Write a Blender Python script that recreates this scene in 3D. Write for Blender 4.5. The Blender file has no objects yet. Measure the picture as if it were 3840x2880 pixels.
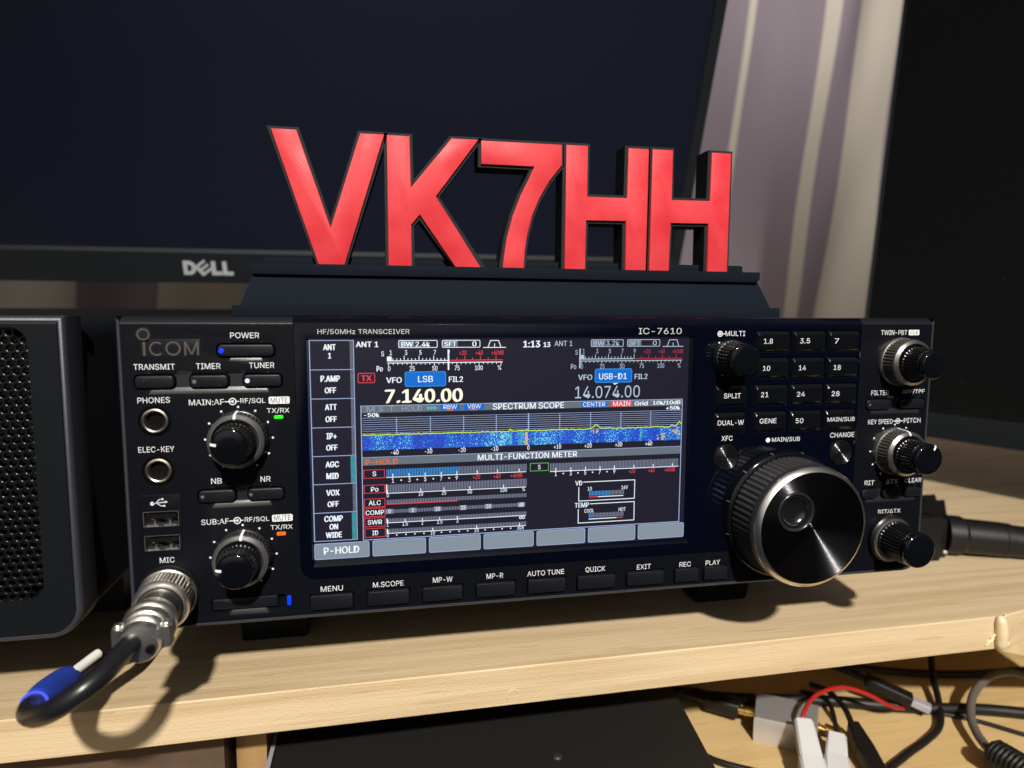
import bpy, bmesh, math, random, os
from mathutils import Vector, Matrix
random.seed(7)
S = 0.001                                   # every length below is in millimetres
sc = bpy.context.scene
COL = sc.collection

# ------------------------------------------------------------------ camera
cam_d = bpy.data.cameras.new('camera')
cam = bpy.data.objects.new('camera', cam_d); COL.objects.link(cam)
CR = Vector((0.98130, -0.19241, -0.00380)); CF = Vector((0.19180512, 0.9759501, -0.10359636))
CR = (CR - CF*CR.dot(CF)).normalized()
CD = Vector((-0.01623654, -0.10238633, -0.99461219))
CU = -(CD - CF*CD.dot(CF)).normalized(); CR = CF.cross(CU).normalized()
M = Matrix((CR, CU, -CF)).transposed().to_4x4()
M.translation = Vector((92.718, -263.626, 119.286))*S
cam.matrix_world = M
cam_d.sensor_width = 36; cam_d.sensor_fit = 'HORIZONTAL'
cam_d.lens = 2528.45/3840*36
cam_d.clip_start = 0.01; cam_d.clip_end = 30
cam_d.dof.use_dof = True; cam_d.dof.focus_distance = 0.275; cam_d.dof.aperture_fstop = 8.0
sc.camera = cam

# ------------------------------------------------------------------ world: dim room, paler towards the ceiling
w = bpy.data.worlds.new('World'); sc.world = w; w.use_nodes = True
nt = w.node_tree; nt.nodes.clear()
out = nt.nodes.new('ShaderNodeOutputWorld'); bg = nt.nodes.new('ShaderNodeBackground')
tc = nt.nodes.new('ShaderNodeTexCoord'); sep = nt.nodes.new('ShaderNodeSeparateXYZ')
def vmath(op, v=None):
    n = nt.nodes.new('ShaderNodeVectorMath'); n.operation = op
    if v: n.inputs[1].default_value = v
    return n
def smooth(src, lo, hi):
    m = nt.nodes.new('ShaderNodeMapRange'); m.interpolation_type = 'SMOOTHSTEP'
    m.inputs[1].default_value = lo; m.inputs[2].default_value = hi; nt.links.new(src, m.inputs[0]); return m.outputs[0]
def mixc(fac, a, b):
    m = nt.nodes.new('ShaderNodeMix'); m.data_type = 'RGBA'; nt.links.new(fac, m.inputs[0])
    for k, c in ((6, a), (7, b)):
        if isinstance(c, tuple): m.inputs[k].default_value = (*c, 1)
        else: nt.links.new(c, m.inputs[k])
    return m.outputs[2]
nt.links.new(tc.outputs['Generated'], sep.inputs[0])
up = smooth(sep.outputs['Z'], 0.0, 0.9)
c_ = mixc(up, (0.014, 0.017, 0.028), (0.11, 0.105, 0.10))
dt = vmath('DOT_PRODUCT', tuple(Vector((-0.25, -0.80, 0.52)).normalized())); nt.links.new(tc.outputs['Generated'], dt.inputs[0])
wall = smooth(dt.outputs['Value'], 0.72, 0.95)          # the lamp-lit wall behind the photographer
c_ = mixc(wall, c_, (0.62, 0.58, 0.54))
nt.links.new(c_, bg.inputs[0]); bg.inputs[1].default_value = 0.9; nt.links.new(bg.outputs[0], out.inputs[0])

# ------------------------------------------------------------------ lamps
def lamp(name, kind, loc, energy, color, size):
    d = bpy.data.lights.new(name, kind); d.energy = energy; d.color = color
    if kind == 'SPOT': d.shadow_soft_size = size*S; d.spot_size = math.radians(30); d.spot_blend = 1.0
    else: d.shape = 'DISK'; d.size = size*S
    o = bpy.data.objects.new(name, d); COL.objects.link(o); o.location = Vector(loc)*S
    return o
l1 = lamp('ceiling_spot', 'SPOT', (90, -2100, 1700), 500, (1.0, 0.945, 0.86), 58)
l1.rotation_euler = (Vector((210, -10, 0))-Vector((90, -2100, 1700))).to_track_quat('-Z', 'Y').to_euler()
l2 = lamp('curtain_fill_spot', 'SPOT', (640, 60, 980), 27, (1.0, 0.96, 0.93), 110)  # unseen fill lamp, added only to brighten the curtain
l2.data.spot_size = math.radians(64)
l2.rotation_euler = (Vector((690, 640, 420))-Vector((640, 60, 980))).to_track_quat('-Z', 'Y').to_euler()

vs = sc.view_settings
sc.display_settings.display_device = 'sRGB'
vs.view_transform = 'Standard'; vs.look = 'None'; vs.exposure = 0; vs.gamma = 1; vs.use_curve_mapping = False
sc.render.engine = 'CYCLES'
sc.cycles.max_bounces = 8; sc.cycles.sample_clamp_indirect = 4; sc.cycles.use_denoising = True
sc.cycles.caustics_reflective = False; sc.cycles.caustics_refractive = False

# ------------------------------------------------------------------ materials
def mat(name, color, rough=0.5, metal=0.0, spec=0.5, bump=None, speck=0.0, vary=0.0, aniso=None, coat=0.0, emit=None, scale=None):
    m = bpy.data.materials.new(name); m.use_nodes = True
    t = m.node_tree; b = t.nodes['Principled BSDF']; L = t.links
    b.inputs['Base Color'].default_value = (*color, 1); b.inputs['Roughness'].default_value = rough
    b.inputs['Metallic'].default_value = metal; b.inputs['Specular IOR Level'].default_value = spec
    b.inputs['Coat Weight'].default_value = coat
    co = t.nodes.new('ShaderNodeTexCoord')
    src = None
    if vary:
        n = t.nodes.new('ShaderNodeTexNoise'); n.inputs['Scale'].default_value = 90; n.inputs['Detail'].default_value = 5
        L.new(co.outputs['Object'], n.inputs['Vector'])
        r = t.nodes.new('ShaderNodeValToRGB')
        r.color_ramp.elements[0].position = .3; r.color_ramp.elements[1].position = .7
        r.color_ramp.elements[0].color = (*[c*(1-vary) for c in color], 1); r.color_ramp.elements[1].color = (*[min(1, c*(1+vary)) for c in color], 1)
        L.new(n.outputs['Fac'], r.inputs[0]); src = r.outputs[0]
        rr_ = t.nodes.new('ShaderNodeMapRange'); rr_.inputs[3].default_value = rough*0.8; rr_.inputs[4].default_value = min(1, rough*1.25)
        L.new(n.outputs['Fac'], rr_.inputs[0]); L.new(rr_.outputs[0], b.inputs['Roughness'])
    if speck:
        v = t.nodes.new('ShaderNodeTexVoronoi'); v.inputs['Scale'].default_value = 800
        L.new(co.outputs['Object'], v.inputs['Vector'])
        sp = t.nodes.new('ShaderNodeSeparateColor'); L.new(v.outputs['Color'], sp.inputs[0])
        ra = t.nodes.new('ShaderNodeMath'); ra.operation = 'MULTIPLY'; ra.inputs[1].default_value = speck
        L.new(sp.outputs[0], ra.inputs[0])
        lt = t.nodes.new('ShaderNodeMath'); lt.operation = 'LESS_THAN'; L.new(v.outputs['Distance'], lt.inputs[0]); L.new(ra.outputs[0], lt.inputs[1])
        gt = t.nodes.new('ShaderNodeMath'); gt.operation = 'GREATER_THAN'; gt.inputs[1].default_value = 0.86; L.new(sp.outputs[1], gt.inputs[0])
        mu = t.nodes.new('ShaderNodeMath'); mu.operation = 'MULTIPLY'; L.new(lt.outputs[0], mu.inputs[0]); L.new(gt.outputs[0], mu.inputs[1])
        mx = t.nodes.new('ShaderNodeMix'); mx.data_type = 'RGBA'; L.new(mu.outputs[0], mx.inputs[0])
        if src: L.new(src, mx.inputs[6])
        else: mx.inputs[6].default_value = (*color, 1)
        mx.inputs[7].default_value = (0.30, 0.30, 0.29, 1); src = mx.outputs[2]
    if src: L.new(src, b.inputs['Base Color'])
    if bump:
        sc_, st_ = bump
        n2 = t.nodes.new('ShaderNodeTexNoise'); n2.inputs['Scale'].default_value = sc_; n2.inputs['Detail'].default_value = 3
        L.new(co.outputs['Object'], n2.inputs['Vector'])
        bu = t.nodes.new('ShaderNodeBump'); bu.inputs['Strength'].default_value = st_; bu.inputs['Distance'].default_value = 0.0004
        L.new(n2.outputs['Fac'], bu.inputs['Height']); L.new(bu.outputs[0], b.inputs['Normal'])
    if aniso:
        b.inputs['Anisotropic'].default_value = aniso
        tg = t.nodes.new('ShaderNodeTangent'); tg.direction_type = 'RADIAL'; tg.axis = 'Y'
        L.new(tg.outputs[0], b.inputs['Tangent'])
    if emit:
        b.inputs['Emission Color'].default_value = (*emit[0], 1); b.inputs['Emission Strength'].default_value = emit[1]
    return m

def emis(name, c, s=1.0):
    return mat(name, (0.004, 0.004, 0.005), rough=0.25, emit=(c, s))

PANEL = mat('matte_black_plastic', (0.0034, 0.0040, 0.0064), 0.40, spec=0.12, bump=(2600, 0.10), speck=0.10)
CASE = mat('black_painted_metal', (0.006, 0.007, 0.009), 0.5, spec=0.15, bump=(2600, 0.2), speck=0.08)
GLOSS = mat('glossy_black_plastic', (0.0010, 0.0018, 0.0055), 0.08, spec=0.4, speck=0.06)
BEVELM = mat('satin_black_bevel', (0.006, 0.007, 0.010), 0.30, spec=0.6, bump=(2600, 0.1), speck=0.1)
SCOOPM = mat('satin_scoop_paint', (0.012, 0.013, 0.015), 0.24, spec=1.0, bump=(2600, 0.05))
KEYM = mat('glossy_key_plastic', (0.003, 0.0035, 0.005), 0.12)
PANEL2 = mat('slate_black_plastic', (0.0055, 0.0072, 0.0090), 0.45, spec=0.12, bump=(2600, 0.12))
BTN = mat('soft_black_rubber', (0.006, 0.007, 0.010), 0.40, spec=0.25, bump=(2600, 0.1), speck=0.08)
FRAME = mat('satin_grey_paint', (0.045, 0.047, 0.062), 0.42, metal=0.3, bump=(2200, 0.15), speck=0.06)
WHITE = mat('white_print', (0.68, 0.70, 0.72), 0.5)
GREYP = mat('grey_print', (0.46, 0.48, 0.50), 0.4)
DARKP = mat('dark_print', (0.02, 0.02, 0.025), 0.5)
BRONZE = mat('dull_bronze_print', (0.085, 0.070, 0.062), 0.45, metal=0.4)
LOGOB = mat('embossed_black', (0.008, 0.009, 0.012), 0.5, spec=0.15)
SILVER = mat('satin_silver', (0.40, 0.39, 0.37), 0.30, metal=0.95, bump=(1800, 0.15))
RINGG = mat('satin_grey_metal', (0.20, 0.20, 0.20), 0.38, metal=0.8, bump=(1800, 0.15))
CHROME = mat('polished_rim', (0.80, 0.78, 0.75), 0.27, metal=1.0)
PLUG = mat('plug_nickel', (0.76, 0.73, 0.68), 0.33, metal=1.0, vary=0.25, bump=(700, 0.15))
NICKEL = mat('jack_nickel', (0.66, 0.61, 0.53), 0.28, metal=1.0)
HOLE = mat('dark_hole', (0.002, 0.002, 0.002), 0.8, spec=0.1)
KNOBB = mat('knob_black_plastic', (0.005, 0.005, 0.006), 0.28)
KNURL = mat('knob_knurl_grey', (0.085, 0.08, 0.075), 0.42, metal=0.3)
KNURLD = mat('knob_knurl_black', (0.015, 0.015, 0.017), 0.42, spec=0.4)
CAPF = mat('knob_cap_gloss', (0.0025, 0.003, 0.0045), 0.07)
SPUN = mat('spun_black_metal', (0.013, 0.013, 0.015), 0.17, metal=0.9)
SPUNB = mat('spun_dark_metal', (0.045, 0.045, 0.05), 0.17, metal=0.9)
RUBBER = mat('cable_black', (0.009, 0.009, 0.011), 0.32)
RUBBER2 = mat('cable_dull_black', (0.006, 0.0055, 0.0055), 0.45, spec=0.35)
BLUE = mat('blue_sleeve_foam', (0.006, 0.034, 0.30), 0.75, bump=(1500, 0.4))
BLUE2 = mat('bright_blue_band', (0.035, 0.075, 0.75), 0.55)
WTUBE = mat('white_plastic', (0.62, 0.62, 0.60), 0.45, vary=0.08)
PRINTK = mat('sign_black_filament', (0.0072, 0.0098, 0.0158), 0.7, spec=0.03)
LETB = mat('letter_black_filament', (0.018, 0.019, 0.022), 0.6, spec=0.1, bump=(1800, 0.3))
MONB = mat('monitor_bezel_plastic', (0.011, 0.0135, 0.0165), 0.5, spec=0.15, bump=(1500, 0.1))
MONS = mat('monitor_screen_coating', (0.0060, 0.0078, 0.0185), 0.42, spec=0.22, speck=0.03)
MONS2 = mat('monitor_side_coating', (0.0035, 0.0048, 0.0048), 0.4, spec=0.4, speck=0.12)
CREAM = mat('cream_curtain_stripe', (0.50, 0.45, 0.37), 0.9, bump=(900, 0.3))
MAUVE = mat('mauve_curtain_cloth', (0.225, 0.187, 0.215), 0.9, bump=(900, 0.3))
ALU = mat('brushed_aluminium', (0.66, 0.65, 0.67), 0.34, metal=0.75, bump=(300, 0.3))
GOLD = mat('gold_contact', (0.75, 0.52, 0.18), 0.25, metal=1.0)
RED = mat('red_wire_insulation', (0.33, 0.012, 0.012), 0.4)
NYLON = mat('white_nylon', (0.52, 0.53, 0.53), 0.5)
GLUE = mat('dried_glue', (0.70, 0.58, 0.36), 0.35, bump=(400, 0.6))
EQUIP = mat('equipment_black', (0.013, 0.012, 0.0115), 0.5, spec=0.3, bump=(1200, 0.3))
PALE_HILITE_TIP = mat('pale_highlight_and_tip', (0.42, 0.42, 0.46), 0.4, metal=0.3)  # case edge highlight held in the colour; also the silver plug tip
BROWNB = mat('brown_board', (0.085, 0.052, 0.033), 0.7, vary=0.15)
GREYC = mat('grey_cable', (0.10, 0.09, 0.08), 0.45)
LEDGE = mat('ledge_grey', (0.085, 0.082, 0.08), 0.6, bump=(300, 0.6))

def red_material():
    m = mat('red_filament', (0.62, 0.035, 0.055), 0.42)
    t = m.node_tree; b = t.nodes['Principled BSDF']; L = t.links
    co = t.nodes.new('ShaderNodeTexCoord')
    mpn = t.nodes.new('ShaderNodeMapping'); mpn.inputs['Rotation'].default_value = (0, math.radians(45), 0)
    L.new(co.outputs['Object'], mpn.inputs[0])
    mps = t.nodes.new('ShaderNodeMapping'); mps.inputs['Scale'].default_value = (1500, 1, 120); L.new(mpn.outputs[0], mps.inputs[0])
    wv = t.nodes.new('ShaderNodeTexNoise'); wv.inputs['Scale'].default_value = 1.0; wv.inputs['Detail'].default_value = 2; L.new(mps.outputs[0], wv.inputs['Vector'])
    n = t.nodes.new('ShaderNodeTexNoise'); n.inputs['Scale'].default_value = 70; n.inputs['Detail'].default_value = 4; L.new(co.outputs['Object'], n.inputs['Vector'])
    ad = t.nodes.new('ShaderNodeMath'); ad.operation = 'MULTIPLY_ADD'; ad.inputs[1].default_value = 0.8; L.new(wv.outputs['Fac'], ad.inputs[0]); L.new(n.outputs['Fac'], ad.inputs[2])
    bu = t.nodes.new('ShaderNodeBump'); bu.inputs['Strength'].default_value = 0.40; bu.inputs['Distance'].default_value = 0.00018
    L.new(ad.outputs[0], bu.inputs['Height']); L.new(bu.outputs[0], b.inputs['Normal'])
    rg = t.nodes.new('ShaderNodeMapRange'); rg.inputs[1].default_value = .35; rg.inputs[2].default_value = .65; rg.inputs[3].default_value = .40; rg.inputs[4].default_value = .58; b.inputs['Specular IOR Level'].default_value = 0.2
    L.new(n.outputs['Fac'], rg.inputs[0]); L.new(rg.outputs[0], b.inputs['Roughness'])
    r = t.nodes.new('ShaderNodeValToRGB'); r.color_ramp.elements[0].color = (0.54, 0.028, 0.038, 1); r.color_ramp.elements[1].color = (0.63, 0.052, 0.063, 1)
    r.color_ramp.elements[0].position = .3; r.color_ramp.elements[1].position = .75
    L.new(n.outputs['Fac'], r.inputs[0]); L.new(r.outputs[0], b.inputs['Base Color'])
    return m
REDF = red_material()

def wood_material(name, light, dark, stretch=(5, 120, 120), fine=1.0):
    m = bpy.data.materials.new(name); m.use_nodes = True
    t = m.node_tree; b = t.nodes['Principled BSDF']; L = t.links
    b.inputs['Roughness'].default_value = 0.55
    co = t.nodes.new('ShaderNodeTexCoord')
    mpn = t.nodes.new('ShaderNodeMapping'); mpn.inputs['Scale'].default_value = stretch
    L.new(co.outputs['Object'], mpn.inputs[0])
    n1 = t.nodes.new('ShaderNodeTexNoise'); n1.inputs['Scale'].default_value = 1.0; n1.inputs['Detail'].default_value = 6; n1.inputs['Distortion'].default_value = 0.5
    L.new(mpn.outputs[0], n1.inputs['Vector'])
    mp2 = t.nodes.new('ShaderNodeMapping'); mp2.inputs['Scale'].default_value = (stretch[0]*4, stretch[1]*9, stretch[2]*9)
    L.new(co.outputs['Object'], mp2.inputs[0])
    n2 = t.nodes.new('ShaderNodeTexNoise'); n2.inputs['Scale'].default_value = 1.0; n2.inputs['Detail'].default_value = 4
    L.new(mp2.outputs[0], n2.inputs['Vector'])
    ad = t.nodes.new('ShaderNodeMath'); ad.operation = 'MULTIPLY_ADD'; ad.inputs[1].default_value = 0.20*fine
    L.new(n2.outputs['Fac'], ad.inputs[0]); L.new(n1.outputs['Fac'], ad.inputs[2])
    r = t.nodes.new('ShaderNodeValToRGB')
    r.color_ramp.elements[0].position = 0.34; r.color_ramp.elements[0].color = (*dark, 1)
    r.color_ramp.elements[1].position = 0.66; r.color_ramp.elements[1].color = (*light, 1)
    L.new(ad.outputs[0], r.inputs[0])
    # short dark pores along the grain
    mp3 = t.nodes.new('ShaderNodeMapping'); mp3.inputs['Scale'].default_value = (70, 900, 900)
    L.new(co.outputs['Object'], mp3.inputs[0])
    v = t.nodes.new('ShaderNodeTexVoronoi'); v.inputs['Scale'].default_value = 1.0; L.new(mp3.outputs[0], v.inputs['Vector'])
    spc = t.nodes.new('ShaderNodeSeparateColor'); L.new(v.outputs['Color'], spc.inputs[0])
    g = t.nodes.new('ShaderNodeMath'); g.operation = 'GREATER_THAN'; g.inputs[1].default_value = 0.975; L.new(spc.outputs[0], g.inputs[0])
    g2 = t.nodes.new('ShaderNodeMath'); g2.operation = 'MULTIPLY'; g2.inputs[1].default_value = 0.22; L.new(g.outputs[0], g2.inputs[0])
    mx = t.nodes.new('ShaderNodeMix'); mx.data_type = 'RGBA'; L.new(g2.outputs[0], mx.inputs[0]); L.new(r.outputs[0], mx.inputs[6])
    mx.inputs[7].default_value = (dark[0]*.55, dark[1]*.5, dark[2]*.42, 1)
    L.new(mx.outputs[2], b.inputs['Base Color'])
    n3 = t.nodes.new('ShaderNodeTexNoise'); n3.inputs['Scale'].default_value = 1; n3.inputs['Detail'].default_value = 2
    mp4 = t.nodes.new('ShaderNodeMapping'); mp4.inputs['Scale'].default_value = (900, 1600, 1600); L.new(co.outputs['Object'], mp4.inputs[0]); L.new(mp4.outputs[0], n3.inputs['Vector'])
    ad3 = t.nodes.new('ShaderNodeMath'); ad3.operation = 'ADD'; L.new(n3.outputs['Fac'], ad3.inputs[0]); L.new(n2.outputs['Fac'], ad3.inputs[1])
    bu = t.nodes.new('ShaderNodeBump'); bu.inputs['Strength'].default_value = 0.6; bu.inputs['Distance'].default_value = 0.0003
    L.new(ad3.outputs[0], bu.inputs['Height']); L.new(bu.outputs[0], b.inputs['Normal'])
    return m
PINE = wood_material('pine_wood', (0.61, 0.472, 0.292), (0.46, 0.325, 0.175))
PINE2 = wood_material('pine_offcut', (0.66, 0.52, 0.31), (0.54, 0.40, 0.21), stretch=(12, 60, 60))
DESKW = wood_material('desk_pine', (0.60, 0.43, 0.20), (0.48, 0.32, 0.13), stretch=(4, 40, 40))
POSTW = wood_material('post_pine', (0.34, 0.21, 0.09), (0.24, 0.14, 0.055), stretch=(80, 80, 6))

# screen emission colours
E_BG = emis('screen_black', (0.010, 0.009, 0.020), 1.0)
E_W = emis('screen_white', (0.86, 0.93, 1.0), 1.05)
E_WD = emis('screen_pale_blue', (0.50, 0.62, 0.76), 0.9)
E_Y = emis('screen_warm_white', (1.0, 0.97, 0.74), 1.1)
E_LINE = emis('screen_frame_line', (0.42, 0.52, 0.82), 0.85)
E_RED = emis('screen_red', (0.95, 0.07, 0.09), 0.85)
E_REDD = emis('screen_dark_red', (0.62, 0.045, 0.06), 0.7)
E_BLUE = emis('screen_blue', (0.0, 0.16, 0.68), 0.95)
E_BLUEL = emis('screen_light_blue', (0.06, 0.40, 1.0), 0.8)
E_CYAN = emis('screen_cyan', (0.10, 0.62, 0.72), 0.8)
E_GRY = emis('screen_grey_bar', (0.135, 0.165, 0.20), 1.0)
E_GRYL = emis('screen_button_grey', (0.235, 0.285, 0.34), 1.0)
E_TICK = emis('screen_bar_grey', (0.21, 0.24, 0.33), 1.0)
E_ORG = emis('screen_orange', (0.85, 0.20, 0.06), 0.8)
E_GRN = emis('screen_green', (0.14, 0.62, 0.12), 0.8)
E_YG = emis('screen_trace_lime', (0.58, 0.85, 0.03), 1.1)
E_YEL = emis('screen_yellow', (0.85, 0.62, 0.10), 0.9)
LED_BLUE = emis('led_blue', (0.0, 0.03, 1.0), 1.6)
LED_GREEN = emis('led_green', (0.03, 1.0, 0.01), 1.1)
LED_ORANGE = emis('led_orange', (1.0, 0.13, 0.004), 1.3)
LED_WHITE = emis('led_white', (0.9, 0.85, 1.0), 1.2)
LED_OFF = mat('led_off', (0.10, 0.10, 0.105), 0.4)

def waterfall_material():
    m = bpy.data.materials.new('screen_waterfall'); m.use_nodes = True
    t = m.node_tree; b = t.nodes['Principled BSDF']; L = t.links
    b.inputs['Base Color'].default_value = (0.004, 0.004, 0.01, 1)
    co = t.nodes.new('ShaderNodeTexCoord')
    a = t.nodes.new('ShaderNodeMapping'); a.inputs['Scale'].default_value = (2200, 2200, 1500); L.new(co.outputs['Object'], a.inputs[0])
    n1 = t.nodes.new('ShaderNodeTexNoise'); n1.inputs['Scale'].default_value = 1; n1.inputs['Detail'].default_value = 2; L.new(a.outputs[0], n1.inputs['Vector'])
    c = t.nodes.new('ShaderNodeMapping'); c.inputs['Scale'].default_value = (180, 180, 45); L.new(co.outputs['Object'], c.inputs[0])
    n2 = t.nodes.new('ShaderNodeTexNoise'); n2.inputs['Scale'].default_value = 1; n2.inputs['Detail'].default_value = 3; L.new(c.outputs[0], n2.inputs['Vector'])
    ad = t.nodes.new('ShaderNodeMath'); ad.operation = 'MULTIPLY_ADD'; ad.inputs[1].default_value = 0.55; L.new(n2.outputs['Fac'], ad.inputs[0]); L.new(n1.outputs['Fac'], ad.inputs[2])
    r = t.nodes.new('ShaderNodeValToRGB'); cr = r.color_ramp
    cr.elements[0].position = 0.55; cr.elements[0].color = (0.0, 0.02, 0.42, 1)
    cr.elements[1].position = 0.95; cr.elements[1].color = (0.30, 0.95, 0.80, 1)
    e = cr.elements.new(0.78); e.color = (0.0, 0.07, 0.62, 1)
    e = cr.elements.new(0.90); e.color = (0.0, 0.26, 0.80, 1)
    L.new(ad.outputs[0], r.inputs[0]); L.new(r.outputs[0], b.inputs['Emission Color']); b.inputs['Emission Strength'].default_value = 0.95
    return m
E_WF = waterfall_material()

# ------------------------------------------------------------------ mesh building
FONT = None
try:
    p = os.path.join(bpy.utils.system_resource('DATAFILES', path='fonts'), 'Inter.woff2')
    if os.path.exists(p): FONT = bpy.data.fonts.load(p)
except Exception:
    FONT = None

_tc = {}
def text_mesh(s, bold=0.0):
    bold0, bold = bold, 0.0
    k = (s, bold0)
    if k in _tc: return _tc[k]
    cu = bpy.data.curves.new('txt', 'FONT'); cu.body = s; cu.size = 1.0; cu.offset = bold; cu.resolution_u = 3
    if FONT: cu.font = FONT
    o = bpy.data.objects.new('txt', cu); COL.objects.link(o)
    dg = bpy.context.evaluated_depsgraph_get(); dg.update()
    me = bpy.data.meshes.new_from_object(o.evaluated_get(dg))
    vs_ = [tuple(v.co) for v in me.vertices]; fs = [tuple(p.vertices) for p in me.polygons]
    bpy.data.objects.remove(o); bpy.data.curves.remove(cu); bpy.data.meshes.remove(me)
    if bold0 > 0.004:                        # heavier strokes: the outline struck twice more, a hair to each side
        n = len(vs_); fs = [tuple(i+n*j for i in f) for j in range(3) for f in fs]
        vs_ = [(x+dx*bold0*1.1, y+dy*bold0*.6, dz) for dx, dy, dz in ((0, 0, 0), (-1, -.6, .012), (1, .6, -.012)) for x, y, z in vs_]
    _tc[k] = (vs_, fs); return _tc[k]

def rr(x0, x1, z0, z1, r=1.0, n=5, corners=(1, 1, 1, 1)):
    """rounded rectangle (x,z); corners in the order bottom-left, bottom-right, top-right, top-left"""
    r = max(0.01, min(r, abs(x1-x0)/2-0.005, abs(z1-z0)/2-0.005))
    P = []
    for (cx, cz, a0, on, px, pz) in ((x0+r, z0+r, 180, corners[0], x0, z0), (x1-r, z0+r, 270, corners[1], x1, z0),
                                     (x1-r, z1-r, 0, corners[2], x1, z1), (x0+r, z1-r, 90, corners[3], x0, z1)):
        if on:
            for i in range(n+1):
                a = math.radians(a0+90*i/n); P.append((cx+r*math.cos(a), cz+r*math.sin(a)))
        else: P.append((px, pz))
    return P

def inset(poly, d):
    """offset a counter-clockwise polygon inwards by d (outwards when negative)"""
    n = len(poly); out_ = []
    A = sum(poly[i][0]*poly[(i+1) % n][1]-poly[(i+1) % n][0]*poly[i][1] for i in range(n))
    sg = 1 if A > 0 else -1
    for i in range(n):
        p0, p1, p2 = Vector(poly[i-1]), Vector(poly[i]), Vector(poly[(i+1) % n])
        e1 = (p1-p0); e2 = (p2-p1)
        if e1.length < 1e-6: e1 = e2
        if e2.length < 1e-6: e2 = e1
        e1 = e1.normalized(); e2 = e2.normalized()
        n1 = Vector((-e1.y, e1.x))*sg; n2 = Vector((-e2.y, e2.x))*sg
        b = n1+n2
        if b.length < 1e-6: b = n1
        b.normalize(); k = d/max(0.35, b.dot(n1))
        out_.append((p1.x+b.x*k, p1.y+b.y*k))
    return out_

def smooth_path(P, sub=8):
    P = [Vector(p) for p in P]; out_ = []
    for i in range(len(P)-1):
        p0 = P[i-1] if i > 0 else P[0]*2-P[1]; p1 = P[i]; p2 = P[i+1]; p3 = P[i+2] if i+2 < len(P) else P[-1]*2-P[-2]
        for j in range(sub):
            t = j/sub
            out_.append(0.5*((2*p1)+(p2-p0)*t+(2*p0-5*p1+4*p2-p3)*t*t+(3*p1-p0-3*p2+p3)*t**3))
    out_.append(P[-1]); return out_

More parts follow.
